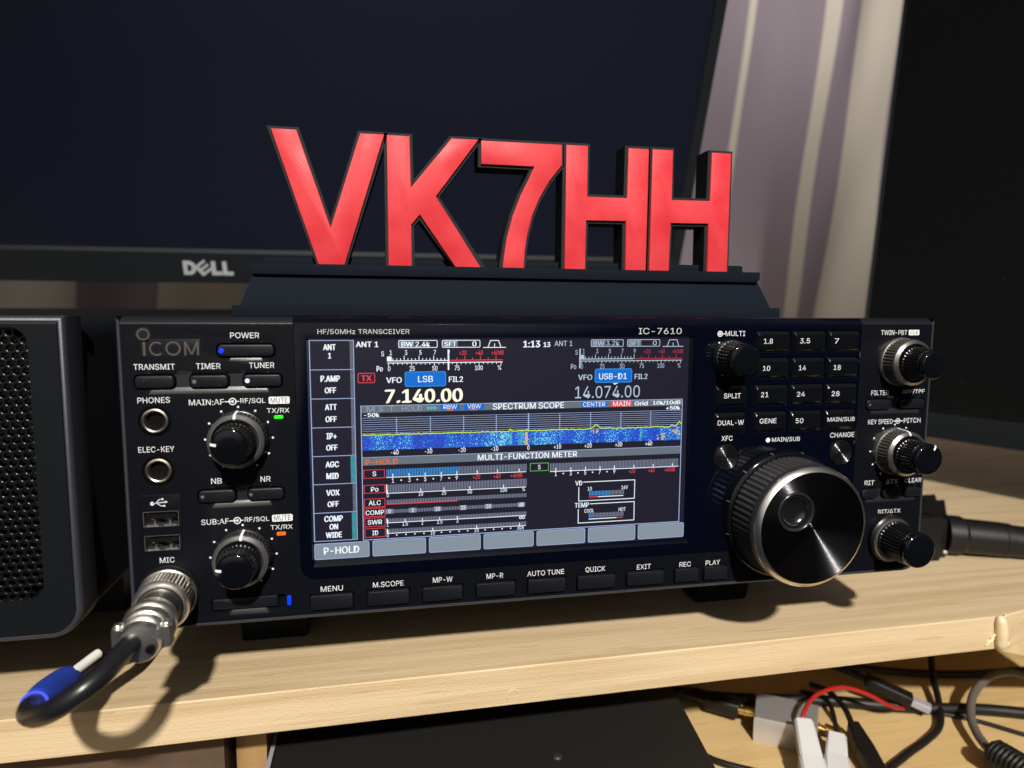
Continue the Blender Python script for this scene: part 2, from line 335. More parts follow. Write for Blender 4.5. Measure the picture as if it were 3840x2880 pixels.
class MB:
    def __init__(s): s.v = []; s.f = []; s.mi = []; s.cur = 0
    def add(s, V, F):
        b = len(s.v); s.v += [tuple(v) for v in V]; s.f += [tuple(i+b for i in f) for f in F]; s.mi += [s.cur]*len(F)
        return s
    def loft(s, loops, cap0=True, cap1=True):
        n = len(loops[0]); V = [v for l in loops for v in l]; F = []
        for k in range(len(loops)-1):
            for i in range(n):
                j = (i+1) % n; F.append((k*n+i, k*n+j, (k+1)*n+j, (k+1)*n+i))
        if cap0: F.append(tuple(range(n-1, -1, -1)))
        if cap1: F.append(tuple((len(loops)-1)*n+i for i in range(n)))
        return s.add(V, F)
    def prism(s, poly, yf, yb, bevel=0.0, bsteps=2):
        """extrude an (x,z) outline from its front yf back to yb, front edge rounded by bevel"""
        L = [[(x, yb, z) for x, z in poly]]
        if bevel > 0:
            L.append([(x, yf+bevel, z) for x, z in poly])
            for k in range(1, bsteps+1):
                a = math.pi/2*k/bsteps; q = inset(poly, bevel*(1-math.cos(a)))
                L.append([(x, yf+bevel*(1-math.sin(a)), z) for x, z in q])
        else: L.append([(x, yf, z) for x, z in poly])
        return s.loft(L)
    def box(s, x0, x1, y0, y1, z0, z1):
        return s.prism([(x0, z0), (x1, z0), (x1, z1), (x0, z1)], y0, y1)
    def rect(s, x0, x1, z0, z1, y): return s.add([(x0, y, z0), (x1, y, z0), (x1, y, z1), (x0, y, z1)], [(0, 1, 2, 3)])
    def flat(s, poly, y): return s.add([(x, y, z) for x, z in poly], [tuple(range(len(poly)))])
    def frame(s, x0, x1, z0, z1, t, y, r=0.01):
        o = rr(x0, x1, z0, z1, r, 4); i = inset(o, t); n = len(o)
        return s.add([(a, y, b) for a, b in o]+[(a, y, b) for a, b in i], [(k, (k+1) % n, n+(k+1) % n, n+k) for k in range(n)])
    def ring(s, cx, cz, r0, r1, y, n=28, a0=0, a1=360):
        V = []; full = abs(a1-a0) >= 359.9
        for i in range(n+1):
            a = math.radians(a0+(a1-a0)*i/n); V += [(cx+r0*math.cos(a), y, cz+r0*math.sin(a)), (cx+r1*math.cos(a), y, cz+r1*math.sin(a))]
        return s.add(V, [(2*i, 2*i+1, 2*i+3, 2*i+2) for i in range(n)])
    def disc(s, cx, cz, r, y, n=16): return s.flat([(cx+r*math.cos(2*math.pi*i/n), cz+r*math.sin(2*math.pi*i/n)) for i in range(n)], y)
    def line(s, x0, z0, x1, z1, wd, y):
        d = Vector((x1-x0, z1-z0)); d.normalize(); nx, nz = -d.y*wd/2, d.x*wd/2
        return s.add([(x0+nx, y, z0+nz), (x0-nx, y, z0-nz), (x1-nx, y, z1-nz), (x1+nx, y, z1+nz)], [(0, 1, 2, 3)])
    def text(s, t, x0, x1, z0, z1, y, bold=0.012):
        V, F = text_mesh(t, bold)
        if not V: return s
        a0 = min(v[0] for v in V); a1 = max(v[0] for v in V); b0 = min(v[1] for v in V); b1 = max(v[1] for v in V)
        kx = (x1-x0)/(a1-a0); kz = (z1-z0)/(b1-b0)
        return s.add([(x0+(v[0]-a0)*kx, y+v[2], z0+(v[1]-b0)*kz) for v in V], F)
    def lathe(s, origin, axis, prof, n=48, knurl=(), depth=0.0, cap0=True, cap1=True):
        """revolve (radius, distance along axis); points listed in knurl have every other segment pulled in"""
        o = Vector(origin); ax = Vector(axis).normalized()
        u = ax.cross(Vector((0, 0, 1)));
        if u.length < 1e-3: u = ax.cross(Vector((1, 0, 0)))
        u.normalize(); v = u.cross(ax).normalized(); L = []
        for k, (r, d) in enumerate(prof):
            lp = []
            for i in range(n):
                a = 2*math.pi*i/n; q = r-(depth if (k in knurl and (i % 4) in (2, 3)) else 0)
                lp.append(o+ax*d+(u*math.cos(a)+v*math.sin(a))*max(q, 0.001))
            L.append(lp)
        return s.loft(L, cap0, cap1)
    def tube(s, pts, r, n=14, sub=8, smooth=True):
        P = smooth_path(pts, sub) if smooth else [Vector(p) for p in pts]
        R = r if isinstance(r, (list, tuple)) else None; L = []
        up = Vector((0.13, 0.21, 0.97))
        t0 = (P[1]-P[0]).normalized(); u = t0.cross(up).normalized()
        for i, p in enumerate(P):
            t = (P[min(i+1, len(P)-1)]-P[max(i-1, 0)]).normalized()
            u = (u-t*u.dot(t)).normalized(); v = t.cross(u)
            fr = i/(len(P)-1)*(len(R)-1) if R else 0; q = (R[int(fr)]*(1-fr%1)+R[min(len(R)-1, int(fr)+1)]*(fr%1)) if R else r
            L.append([p+(u*math.cos(2*math.pi*k/n)+v*math.sin(2*math.pi*k/n))*q for k in range(n)])
        return s.loft(L)

def spun(r, d, lam, slope=1.0):
    """lathe profile of a face turned with fine concentric grooves"""
    A = slope*lam/(2*math.pi); n = int(r/lam)*8; P = []
    for i in range(n): P.append((r*(1-i/n), d+A*math.sin(2*math.pi*i/8)))
    return P+[(0.03, d)]
BASE = {}
def link_mesh(name, mb, mats, base=(0, 0, 0), angle=35, recalc=True):
    me = bpy.data.meshes.new(name)
    b = Vector(base)
    me.from_pydata([tuple((Vector(v)-b)*S) for v in mb.v], [], mb.f)
    mats = mats if isinstance(mats, (list, tuple)) else [mats]
    for m in mats: me.materials.append(m)
    if len(mats) > 1: me.polygons.foreach_set('material_index', mb.mi)
    bm = bmesh.new(); bm.from_mesh(me)
    if recalc: bmesh.ops.recalc_face_normals(bm, faces=bm.faces)
    bm.to_mesh(me); bm.free()
    me.polygons.foreach_set('use_smooth', [True]*len(me.polygons))
    me.set_sharp_from_angle(angle=math.radians(angle))
    o = bpy.data.objects.new(name, me); COL.objects.link(o); return o

def part(name, mb, mats, parent, label=None, angle=35):
    b = BASE[parent.name]; o = link_mesh(name, mb, mats, b, angle)
    o.parent = parent; BASE[o.name] = b
    if label: o['label'] = label
    return o

def tag(o, label, cat, group=None, kind=None):
    o['label'] = label; o['category'] = cat
    if group: o['group'] = group
    if kind: o['kind'] = kind
    return o

def thing(name, label, cat, loc, group=None):
    o = bpy.data.objects.new(name, None); COL.objects.link(o); o.location = Vector(loc)*S; o.empty_display_size = 0.01
    BASE[o.name] = loc; return tag(o, label, cat, group)

def solid(name, mb, mats, label, cat, loc, group=None, kind=None, angle=35):
    o = link_mesh(name, mb, mats, loc, angle); o.location = Vector(loc)*S; BASE[o.name] = loc
    return tag(o, label, cat, group, kind)

def cut(o, cutters, mats=()):
    """carve pockets: each MB in cutters is subtracted in turn"""
    b = BASE[o.name]; tmp = []
    for k, mb in enumerate(cutters):
        c = link_mesh('cutter', mb, [mats[k] if k < len(mats) else o.data.materials[0]], b); c.parent = o.parent; tmp.append(c)
        md = o.modifiers.new('b', 'BOOLEAN'); md.operation = 'DIFFERENCE'; md.object = c; md.solver = 'EXACT'; md.use_self = True
        if hasattr(md, 'material_mode'): md.material_mode = 'TRANSFER'
    dg = bpy.context.evaluated_depsgraph_get(); dg.update()
    me = bpy.data.meshes.new_from_object(o.evaluated_get(dg)); o.modifiers.clear(); o.data = me
    for c in tmp: bpy.data.objects.remove(c)
    me.polygons.foreach_set('use_smooth', [True]*len(me.polygons)); me.set_sharp_from_angle(angle=math.radians(30))

SH = -31.0                                  # top of the shelf

# =================================================================== SETTING-SIZED PIECES
# --- shelf board
def ye(x): return 3.2+max(0, x+19)*0.0112     # its front edge runs very slightly off the radio's front
mb = MB()
X0, X1, YB, T = -420, 1150, 600, 17.2
def arris(y, z, k): return (y, z)
XS = [X0+(396.4-X0)*i/50 for i in range(51)]+[396.6]+[397+(X1-397)*i/8 for i in range(9)]; loops = []
for x in XS:
    y = ye(x) if x < 396.5 else 7.4+min(x-396.5, 300)*.225
    j = random.uniform(-.12, .12); j2 = random.uniform(-.15, .15)
    loops.append([(x, y+0.5, SH), (x, YB, SH), (x, YB, SH-T), (x, y+0.5+j2, SH-T), (x, y+j2*.5, SH-T+0.5), (x, y, SH-0.5+j)])
mb.loft(loops)
shelf = thing('wooden_shelf', 'long pale pine shelf board that the radio and the loudspeaker stand on', 'shelf', (100, 200, SH))
part('board', mb, PINE, shelf, angle=20)
mb = MB()
for k in range(11):                          # bead of dried glue at the joint, with drips
    pass
mb.tube([(394.6, ye(394)-0.2, SH+0.4), (395.3, ye(394)-1.6, SH-1.5), (396.2, ye(394)-1.8, SH-8), (396.6, ye(394)-1.5, SH-14), (397.0, ye(394)-0.6, SH-17.8)], [1.2, 2.6, 3.0, 2.7, 1.2], 12, 8)
for (x, z, r) in ((391.5, SH-12, 1.3), (390, SH-13.5, 0.9), (393, SH-9.5, 1.0), (400, SH-11, 0.8), (401.5, SH-15, 0.9), (398.5, SH+0.1, .8)):
    mb.tube([(x-r*1.5, ye(394)-0.1, z-r), (x, ye(394)-0.7, z), (x+r*1.3, ye(394)-0.1, z+r)], r*0.6, 8, 5)
part('glue_bead', mb, GLUE, shelf)
mb = MB()
pts = [(146.5+2.6*math.cos(math.radians(a)), 4.9, SH-13.2+3.1*math.sin(math.radians(a))) for a in range(40, 201, 16)]
mb.tube(pts, 0.28, 8, 3)
part('wood_chip', mb, PINE2, shelf)

# --- offcut board glued on at the right
mb = MB()
mb.loft([[(396.8, 7.45, SH-T-.05), (396.8, 60, SH-T-.05), (396.8, 60, SH-T-.6), (396.8, 7.45, SH-T-.6)],
         [(500, 30.7, SH-T-.05), (500, 60, SH-T-.05), (500, 60, SH-T-36), (500, 30.7, SH-T-36)]])
solid('wooden_board', mb, PINE2, 'pine wedge glued beneath the shelf at its right end, below the glue bead', 'board', (440, 40, SH-T))

# --- lower desk
DZ = -115.0
mb = MB(); mb.box(-600, 1300, -60, 700, DZ-22, DZ)
solid('wooden_desk', mb, DESKW, 'yellowish wooden desk top below the shelf, strewn with cables', 'desk', (300, 200, DZ))

# --- curtain
mb = MB(); CY = 640
NX, NZ = 420, 40
def cfold(u): return 15*math.sin(u/38.0)+5*math.sin(u/19.3+1.2)+7*math.sin(u/67+.5)
def stripe(u): return (655 <= u <= 674) or (718 <= u <= 800) or (553 <= u <= 563) or (-430 <= u <= -276) or (-184 <= u <= -60) or (120 <= u <= 150) or (820 <= u <= 850)
V = []; Fm = [[], []]
for k in range(NZ+1):
    z = -115+1150*k/NZ
    for i in range(NX+1):
        u = -760+2060*i/NX; V.append((u+0.097*z+3*math.sin(z/170+u/60), CY+cfold(u)+5*math.sin(z/150+u/27)+2.5*math.sin(z/61-u/19), z))
F = []
for k in range(NZ):
    for i in range(NX):
        a = k*(NX+1)+i; F.append((a, a+1, a+NX+2, a+NX+1)); mb.mi.append(1 if stripe(-760+2060*(i+.5)/NX) else 0)
mb.v = V; mb.f = F
cur = solid('curtain', mb, [MAUVE, CREAM], 'mauve and cream striped curtain hanging in folds behind the monitors', 'curtain', (270, CY, -115), angle=60)
md = cur.modifiers.new('thickness', 'SOLIDIFY'); md.thickness = 0.0015

# --- thin ledge behind the loudspeaker and radio
mb = MB(); mb.box(-520, 44, 330, 352, SH, 122.2)
mb.v = [(x, y, z) for x, y, z in mb.v]
solid('equipment_cabinet', mb, LEDGE, 'dark grey cabinet whose top edge shows just above the loudspeaker and radio', 'cabinet', (-240, 340, SH))

# =================================================================== THE RADIO
radio = thing('radio_transceiver', 'black amateur radio transceiver with a lit colour screen and many knobs', 'radio', (170, 138, SH))
# case, frame
mb = MB(); mb.prism(rr(1.6, 338.4, 0.8, 117.6, 3, 4), 13, 277, 0.5); part('case', mb, CASE, radio)
mb = MB()
o = rr(0, 340, 0, 118, 8.5, 8, (1, 1, 0, 0)); i = inset(o, 1.9)
def lp(poly, y): return [(x, y, z) for x, z in poly]
ins = lambda d: inset(o, d)
mb.loft([lp(ins(1.9), 9), lp(ins(1.9), 0.6), lp(ins(1.55), 0.1), lp(ins(1.0), 0.15), lp(ins(0.4), 0.7), lp(ins(0.0), 1.8), lp(o, 14), lp(ins(1.9), 14), lp(ins(1.9), 9)], False, False)
# keep only the left, bottom and right runs (the top edge belongs to the bevels)
keep = [f for f in mb.f if not all(mb.v[q][2] > 114 for q in f)]
mb.f = keep; mb.mi = [0]*len(keep)
part('outer_frame', mb, FRAME, radio)
for x in (28, 251.5):                         # front feet, flipped out
    mb = MB(); mb.loft([[(x, 42, 1), (x+30.5, 42, 1), (x+30.5, 66, 1), (x, 66, 1)], [(x+1, 50, SH+1), (x+29.5, 50, SH+1), (x+29.5, 66, SH+1), (x+1, 66, SH+1)], [(x+2, 51, SH), (x+28.5, 51, SH), (x+28.5, 65, SH), (x+2, 65, SH)]])
    part('foot', mb, BTN, radio)
for x in (28, 251.5):
    mb = MB(); mb.box(x, x+30, 235, 262, SH, 1.2); part('foot', mb, BTN, radio)

# front panel with its scoops and pockets
mb = MB(); mb.prism(rr(1.95, 338.05, 2.0, 115.2, 6.6, 6, (1, 1, 0, 0)), 0, 12.5)
panel = part('front_panel', mb, PANEL, radio)
def scoop(c, x0, x1, z0, z1, d=1.0):
    a = [(x0, z0), (x1, z0), (x1, z1), (x0, z1)]
    h = 2.25
    q = [(x0+1.5, z0+h), (x1-1.5, z0+h), (x1-2, z1-1.2), (x0+2, z1-1.2)]
    c.loft([[(x, d, z) for x, z in q], [(x, 0, z) for x, z in a], [(x, -2, z) for x, z in a]])
def pocket(c, x0, x1, z0, z1, g=0.55, r=2.0, d=3.0): c.prism(rr(x0-g, x1+g, z0-g, z1+g, r, 5), -2, d)
c1 = MB(); c2 = MB()
scoop(c1, 38.1, 50.0, 101.6, 109.0); scoop(c1, 10.2, 52.0, 89.7, 98.0); scoop(c1, 30.1, 51.6, 46.4, 54.6); scoop(c1, 309, 334, 75.0, 83); scoop(c1, 309, 335, 34.2, 41.6)
scoop(c1, 34.5, 49.0, 4.0, 11.2, 0.9)
SIDE = [('power', 34.3, 54.2, 103.2, 107.7), ('tx', 5.9, 19.1, 91.9, 96.5), ('tm', 24.4, 37.6, 91.9, 96.5), ('tu', 42.9, 56.5, 91.9, 96.5),
        ('nb', 25.6, 38.5, 48.6, 53.3), ('nr', 43.1, 56.0, 48.7, 53.3), ('fil', 306.4, 319.0, 77.1, 81.5), ('apf', 323.6, 336.5, 77.2, 81.5),
        ('rit', 306.6, 315.0, 36.0, 40.4), ('dtx', 317.7, 326.4, 36.0, 40.4), ('clr', 329.1, 337.7, 36.0, 40.4)]
for _, x0, x1, z0, z1 in SIDE: pocket(c2, x0, x1, z0, z1)
ROW = [(72.8, 16, 'MENU'), (94.7, 16, 'M.SCOPE'), (116.2, 16, 'MP-W'), (137.9, 16, 'MP-R'), (159.5, 16, 'AUTO TUNE'), (181.0, 16.4, 'QUICK'), (202.9, 16.4, 'EXIT'), (221.9, 10.7, 'REC'), (235.5, 10.7, 'PLAY')]
for cx, wd, _ in ROW: pocket(c2, cx-wd/2, cx+wd/2, 3.9, 9.7, 0.5, 0.7)
for cx, cz in ((11.9, 79.9), (12.3, 61.4)): c2.lathe((cx, -2, cz), (0, 1, 0), [(5.7, 0), (5.7, 5.2)], 40)
c2.prism(rr(6.2, 18.5, 40.3, 46.2, 0.4), -2, 8); c2.prism(rr(6.2, 18.5, 31.2, 37.1, 0.4), -2, 8)
c2.prism(rr(28.4, 55.2, 5.9, 11.0, 0.6), -2, 2.6)
c2.box(63.5, 225, -2, 3.0, 18.8, 112.2)
cut(panel, [c1, c2], [SCOOPM, PANEL])
# top bevels
def bevel_bar(x0, x1, y0, mt, name):
    m = MB(); m.loft([[(x, y0, 115.1), (x, y0+0.22, 115.62), (x, y0+2.2, 117.6), (x, y0+2.7, 117.9), (x, 14, 117.95), (x, 14, 113), (x, y0+1.5, 113)] for x in (x0, x1)])
    part(name, m, mt, radio)
bevel_bar(1.9, 60.9, 0.0, BEVELM, 'top_bevel'); bevel_bar(302.2, 338.1, 0.0, BEVELM, 'top_bevel'); bevel_bar(61.15, 301.95, -0.55, GLOSS, 'top_bevel')

# glossy central bezel, screen opening and key pockets
mb = MB(); mb.prism(rr(61.2, 302.0, 16.1, 115.2, 6.0, 6, (1, 0, 0, 0)), -0.55, 1.0, 0.35)
bezel = part('display_bezel', mb, GLOSS, radio)
c1 = MB()
c1.loft([[(x, 0.75, z) for x, z in rr(66.4, 220.6, 22.9, 109.9, 0.4)], [(x, -0.2, z) for x, z in rr(65.9, 222.3, 20.9, 110.1, 0.6)], [(x, -3, z) for x, z in rr(65.5, 222.9, 20.5, 110.4, 0.6)]])
KEYS = []
for ci, (x0, x1) in enumerate(((251.1, 266.5), (268.4, 283.7), (285.5, 300.6))):
    for ri, (z0, z1) in enumerate(((103.7, 112.2), (92.2, 100.7), (80.4, 89.0), (68.6, 77.4))):
        KEYS.append((x0, x1, z0, z1, [['1.8', '10', '21', 'GENE'], ['3.5', '14', '24', '50'], ['7', '18', '28', 'MAIN/SUB']][ci][ri]))
KEYS += [(232.7, 247.0, 80.5, 89.1, 'SPLIT'), (232.7, 247.0, 68.8, 77.4, 'DUAL-W')]
for x0, x1, z0, z1, _ in KEYS: pocket(c1, x0, x1, z0, z1, 0.5, 1.4, 0.8)
for cx in (238.7, 294.4): c1.lathe((cx, -2, 58), (0, 1, 0), [(6.2, 0), (6.2, 2.8)], 40)
cut(bezel, [c1])

KT = {'1.8': (253.9, 258.1, 108.0), '3.5': (271.1, 275.9, 108.1), '7': (287.9, 290.0, 108.0), '10': (254.0, 257.4, 96.4), '14': (271.1, 274.6, 96.4), '18': (288.1, 291.6, 96.4),
      '21': (253.6, 257.1, 85.0), '24': (270.8, 274.7, 84.9), '28': (287.8, 291.7, 84.8), 'GENE': (253.5, 261.5, 73.5), '50': (270.8, 274.5, 73.2), 'MAIN/SUB': (286.4, 300.0, 73.2),
      'SPLIT': (236.3, 244.1, 84.8), 'DUAL-W': (233.9, 246.0, 73.2)}
for x0, x1, z0, z1, t in KEYS:
    mb = MB(); mb.prism(rr(x0, x1, z0, z1, 1.0, 4), -1.25, 0.7, 0)
    # sloped upper and lower shoulders round a flat cap
    mb = MB(); mb.loft([[(x, 0.7, z) for x, z in rr(x0, x1, z0, z1, 1.0, 4)], [(x, -0.35, z) for x, z in rr(x0, x1, z0, z1, 1.0, 4)],
                        [(x, -0.6, z) for x, z in rr(x0+.25, x1-.25, z0+.25, z1-.25, 0.9, 4)],
                        [(x, -1.25, z) for x, z in rr(x0+.6, x1-.6, z0+1.3, z1-1.5, 0.7, 4)]])
    kb = part('keypad_button', mb, KEYM, radio, angle=16)
    a, b, zc = KT[t]; mb = MB(); mb.text(t, a, b, zc-1.08, zc+1.08, -1.31, 0.004); part('lettering', mb, WHITE, kb)
for cx in (238.7, 294.4):
    mb = MB(); mb.lathe((cx, 0.7, 58), (0, -1, 0), [(5.75, 0), (5.75, 1.2), (5.5, 1.55), (5.3, 1.6)], 48)
    kb = part('round_button', mb, KNOBB, radio)
    mb = MB(); mb.lathe((cx, -0.93, 58), (0, -1, 0), [(5.3, 0)]+spun(5.25, 0.09, 0.24), 72); part('button_face', mb, SPUNB, kb, angle=60)
for n_, x0, x1, z0, z1 in SIDE:
    mb = MB(); mb.prism(rr(x0, x1, z0, z1, 1.5, 5), -0.75, 2.9, 0.6, 3); kb = part('push_button', mb, BTN, radio)
    led = {'power': (35.7, 105.4, LED_BLUE, .95), 'tm': (26.0, 94.1, LED_OFF, .75), 'tu': (44.4, 94.2, LED_WHITE, .85), 'nb': (27.1, 50.9, LED_OFF, .65), 'nr': (44.2, 51.0, LED_OFF, .6), 'fil': (307.9, 79.3, LED_OFF, .5)}.get(n_)
    if led:
        mb = MB(); mb.lathe((led[0], -0.70, led[1]), (0, -1, 0), [(led[3], 0), (led[3], 0.09), (led[3]*.8, 0.13)], 16); part('indicator_light', mb, led[2], kb)
for cx, wd, t in ROW:
    mb = MB(); mb.prism(rr(cx-wd/2, cx+wd/2, 3.95, 9.65, 0.35, 3), -1.5, 2.9, 0.3, 2); part('push_button', mb, BTN, radio)

# printing on the panels
Y0 = -0.05; YG = -0.60
mb = MB()
def T_(t, a, b, zc, h=2.1, y=Y0, bold=0.002): mb.text(t, a, b, zc-h/2, zc+h/2, y, bold)
def icon(cx, cz, xl, xr, y=Y0, k=1.0):
    mb.ring(cx, cz, 1.0*k, 1.36*k, y); mb.disc(cx, cz, 0.5*k, y+.002); mb.line(xl, cz, cx-.45*k, cz, 0.34, y+.001) if xl is not None else None
    mb.line(cx+1.3*k, cz, xr, cz, 0.34, y+.001)
T_('POWER', 38.9, 49.0, 111.0); T_('TRANSMIT', 5.7, 19.5, 99.7); T_('TIMER', 26.7, 35.1, 99.75); T_('TUNER', 45.1, 54.0, 99.85)
T_('PHONES', 6.4, 17.3, 87.55); T_('ELEC-KEY', 5.8, 18.0, 69.4)
T_('MAIN:AF', 23.7, 35.8, 86.4); icon(38.85, 86.5, 36.0, 41.1); T_('RF/SQL', 41.5, 50.4, 86.6)
T_('SUB:AF', 26.1, 35.8, 41.1); icon(38.85, 41.1, 36.0, 41.1); T_('RF/SQL', 41.5, 50.3, 41.2)
T_('TX/RX', 50.8, 58.9, 82.7); T_('TX/RX', 50.7, 58.8, 37.6); T_('NB', 30.2, 33.9, 56.7); T_('NR', 47.7, 51.3, 56.7); T_('MIC', 11.1, 16.2, 27.4)
mb.flat(rr(51.6, 59.1, 85.3, 88.0, 0.5), Y0); mb.flat(rr(51.4, 58.9, 39.9, 42.6, 0.5), Y0)
for cx, cz in ((40.7, 72.5), (40.7, 27.3)):
    for a in range(-60, 241, 30): mb.disc(cx+11.95*math.cos(math.radians(a)), cz+11.95*math.sin(math.radians(a)), 0.42, Y0, 10)
for cx, wd, t in ROW:
    q = {'MENU': (68.6, 77.0, 11.8), 'M.SCOPE': (88.6, 100.6, 12.0), 'MP-W': (112.3, 120.2, 12.2), 'MP-R': (134.2, 141.1, 12.2), 'AUTO TUNE': (151.3, 167.1, 12.0), 'QUICK': (176.4, 185.1, 11.9), 'EXIT': (199.4, 205.7, 11.5), 'REC': (218.9, 224.2, 11.25), 'PLAY': (231.2, 238.0, 11.15)}[t]
    T_(t, q[0], q[1], q[2], 2.15 if t != 'QUICK' else 2.4, Y0, 0.0)
T_('TWIN-PBT', 311.9, 325.2, 111.6); T_('FILTER', 308.7, 317.7, 84.6); T_('APF/TPF', 324.7, 336.3, 84.8)
T_('KEY SPEED', 308.0, 320.6, 71.4, 2.2); icon(323.3, 71.5, 320.9, 326.0, Y0, .9); T_('PITCH', 326.4, 335.2, 71.6, 2.2)
T_('RIT', 308.0, 313.0, 43.4); T_('\u0394TX', 319.2, 325.3, 43.5, 2.0); T_('CLEAR', 329.0, 337.8, 43.6); T_('RIT/\u0394TX', 316.0, 327.7, 29.5)
mb.flat(rr(326.0, 331.5, 110.4, 112.8, 0.45), Y0)
for a in range(-60, 241, 30): mb.disc(321.9+11.95*math.cos(math.radians(a)), 57.9+11.95*math.sin(math.radians(a)), 0.42, Y0, 10)
# usb trident
mb.line(9.6, 49.2, 14.2, 49.6, .3, Y0-.24); mb.disc(9.6, 49.2, .72, Y0-.24); mb.flat([(14.0, 49.1), (15.0, 49.65), (14.0, 50.1)], Y0-.24)
mb.line(10.8, 49.3, 12.0, 50.6, .26, Y0-.24); mb.line(12.0, 50.6, 12.9, 50.7, .26, Y0-.24); mb.disc(13.1, 50.75, .4, Y0-.24); mb.line(11.2, 49.3, 12.6, 48.2, .26, Y0-.24); mb.line(12.6, 48.2, 13.4, 48.2, .26, Y0-.24); mb.rect(13.3, 14.0, 47.9, 48.5, Y0-.24)
part('lettering', mb, WHITE, panel)
mb = MB(); T_('MUTE', 52.3, 58.4, 86.65, 1.9, Y0-.02, 0); T_('MUTE', 52.1, 58.2, 41.25, 1.9, Y0-.02, 0); T_('CLR', 326.8, 330.7, 111.6, 1.6, Y0-.02, 0)
part('lettering', mb, DARKP, panel)
mb = MB(); T_('XFC', 236.2, 241.4, 66.3, 2.15, YG); T_('MAIN/SUB', 260.2, 273.8, 64.9, 2.2, YG); T_('CHANGE', 288.7, 300.8, 66.1, 2.2, YG)
T_('MULTI', 236.3, 245.4, 111.3, 2.1, YG); mb.ring(233.9, 111.2, .85, 1.25, YG); mb.disc(233.9, 111.2, .55, YG); mb.line(235.1, 111.2, 236.2, 111.2, .34, YG)
part('lettering', mb, WHITE, bezel)
mb = MB(); T_('HF/50MHz TRANSCEIVER', 69.9, 104.1, 112.25, 2.15, YG, 0.004)
T_('IC-7610', 197.5, 216.4, 112.4, 2.55, YG, 0.0)
part('lettering', mb, GREYP, bezel)
mb = MB(); mb.disc(258.3, 64.9, 1.05, YG-.01, 20); part('indicator_light', mb, LED_WHITE, bezel)
# maker's plate
mb = MB(); mb.prism(rr(8.2, 28.5, 103.1, 109.7, .15), -0.12, 0.5, 0.05); mb.lathe((9.45, 0.5, 111.4), (0, -1, 0), [(2.75, 0), (2.75, .58), (2.7, .62)], 32)
plate = part('maker_plate', mb, LOGOB, radio)
mb = MB(); yq = -0.17
mb.ring(9.45, 111.4, 1.62, 2.15, yq, 36); mb.rect(9.15, 10.0, 103.75, 108.75, yq); mb.ring(13.75, 106.25, 1.95, 2.55, yq, 30, 48, 312); mb.ring(19.25, 106.3, 1.95, 2.58, yq, 36)
mb.rect(23.0, 23.65, 103.75, 108.8, yq); mb.rect(27.3, 27.95, 103.75, 108.8, yq); mb.flat([(23.0, 108.8), (25.15, 104.0), (25.8, 104.0), (23.75, 108.8)], yq-.002); mb.flat([(25.15, 104.0), (25.8, 104.0), (27.95, 108.8), (27.2, 108.8)], yq-.003)
part('lettering', mb, BRONZE, plate)
# jacks
for cx, cz in ((11.9, 79.9), (12.3, 61.4)):
    mb = MB(); mb.lathe((cx, 3.0, cz), (0, -1, 0), [(5.5, 0), (5.5, 2.6), (5.2, 2.7), (5.0, 2.0)], 40, cap1=False); jk = part('headphone_jack', mb, HOLE, radio)
    mb = MB(); mb.lathe((cx, 1.8, cz), (0, -1, 0), [(4.75, 0), (4.75, 1.7), (4.5, 2.2), (4.0, 2.35), (3.6, 2.1), (3.3, 1.2), (3.2, 0)], 40, cap0=False, cap1=False); part('jack_collar', mb, NICKEL, jk)
    mb = MB(); mb.disc(cx, cz, 3.4, 1.9, 24); mb.rect(cx-1.1, cx-.8, cz-.4, cz+1.6, 1.8); part('contact', mb, HOLE, jk)
# usb
mb = MB(); mb.prism(rr(5.0, 19.4, 29.8, 52.4, .8), -0.22, 0.6, 0.15); up = part('usb_panel', mb, PANEL, radio)
c1 = MB(); c1.prism(rr(6.2, 18.5, 40.3, 46.2, .3), -2, 3); c1.prism(rr(6.2, 18.5, 31.2, 37.1, .3), -2, 3); cut(up, [c1])
for z0 in (40.3, 31.2):
    mb = MB(); oo = rr(6.25, 18.45, z0+.05, z0+5.85, .3); ii = inset(oo, .22)
    mb.loft([lp(oo, 4), lp(oo, -0.3), lp(ii, -0.3), lp(ii, 7), lp(inset(oo, .5), 7)], False, True); up_ = part('usb_port', mb, RINGG, radio)
    mb = MB(); mb.box(7.6, 17.2, 1.0, 6.5, z0+2.9, z0+4.9); part('tongue', mb, KNOBB, up_)
    mb = MB(); mb.box(7.2, 11.3, 0.2, 5.5, z0+.3, z0+.95); mb.box(13.2, 17.4, 0.2, 5.5, z0+.3, z0+.95); mb.box(9.6, 10.4, .4, 5, z0+.95, z0+2.2); mb.box(14.8, 15.6, .4, 5, z0+.95, z0+2.2); part('spring_contact', mb, SILVER, up_)
# card slot, leds
mb = MB(); mb.prism(rr(28.9, 52.6, 6.6, 10.8, .3), -0.5, 2.3, 0.3); part('card_door', mb, BTN, radio)
mb = MB(); mb.prism(rr(56.0, 57.4, 6.4, 10.3, .5), -0.25, 0.5, 0.1); part('indicator_light', mb, LED_BLUE, radio)
mb = MB(); mb.prism(rr(53.3, 56.6, 79.6, 80.9, .4), -0.25, 0.5, 0.1); part('indicator_light', mb, LED_GREEN, radio)
mb = MB(); mb.prism(rr(52.9, 56.2, 34.4, 35.8, .4), -0.25, 0.5, 0.1); part('indicator_light', mb, LED_ORANGE, radio)
mb = MB(); mb.lathe((13.8, 0.5, 14.7), (0, -1, 0), [(10.9, 0), (10.9, 1.2), (10.4, 1.7), (9, 1.75)], 48); part('microphone_socket', mb, KNOBB, radio)

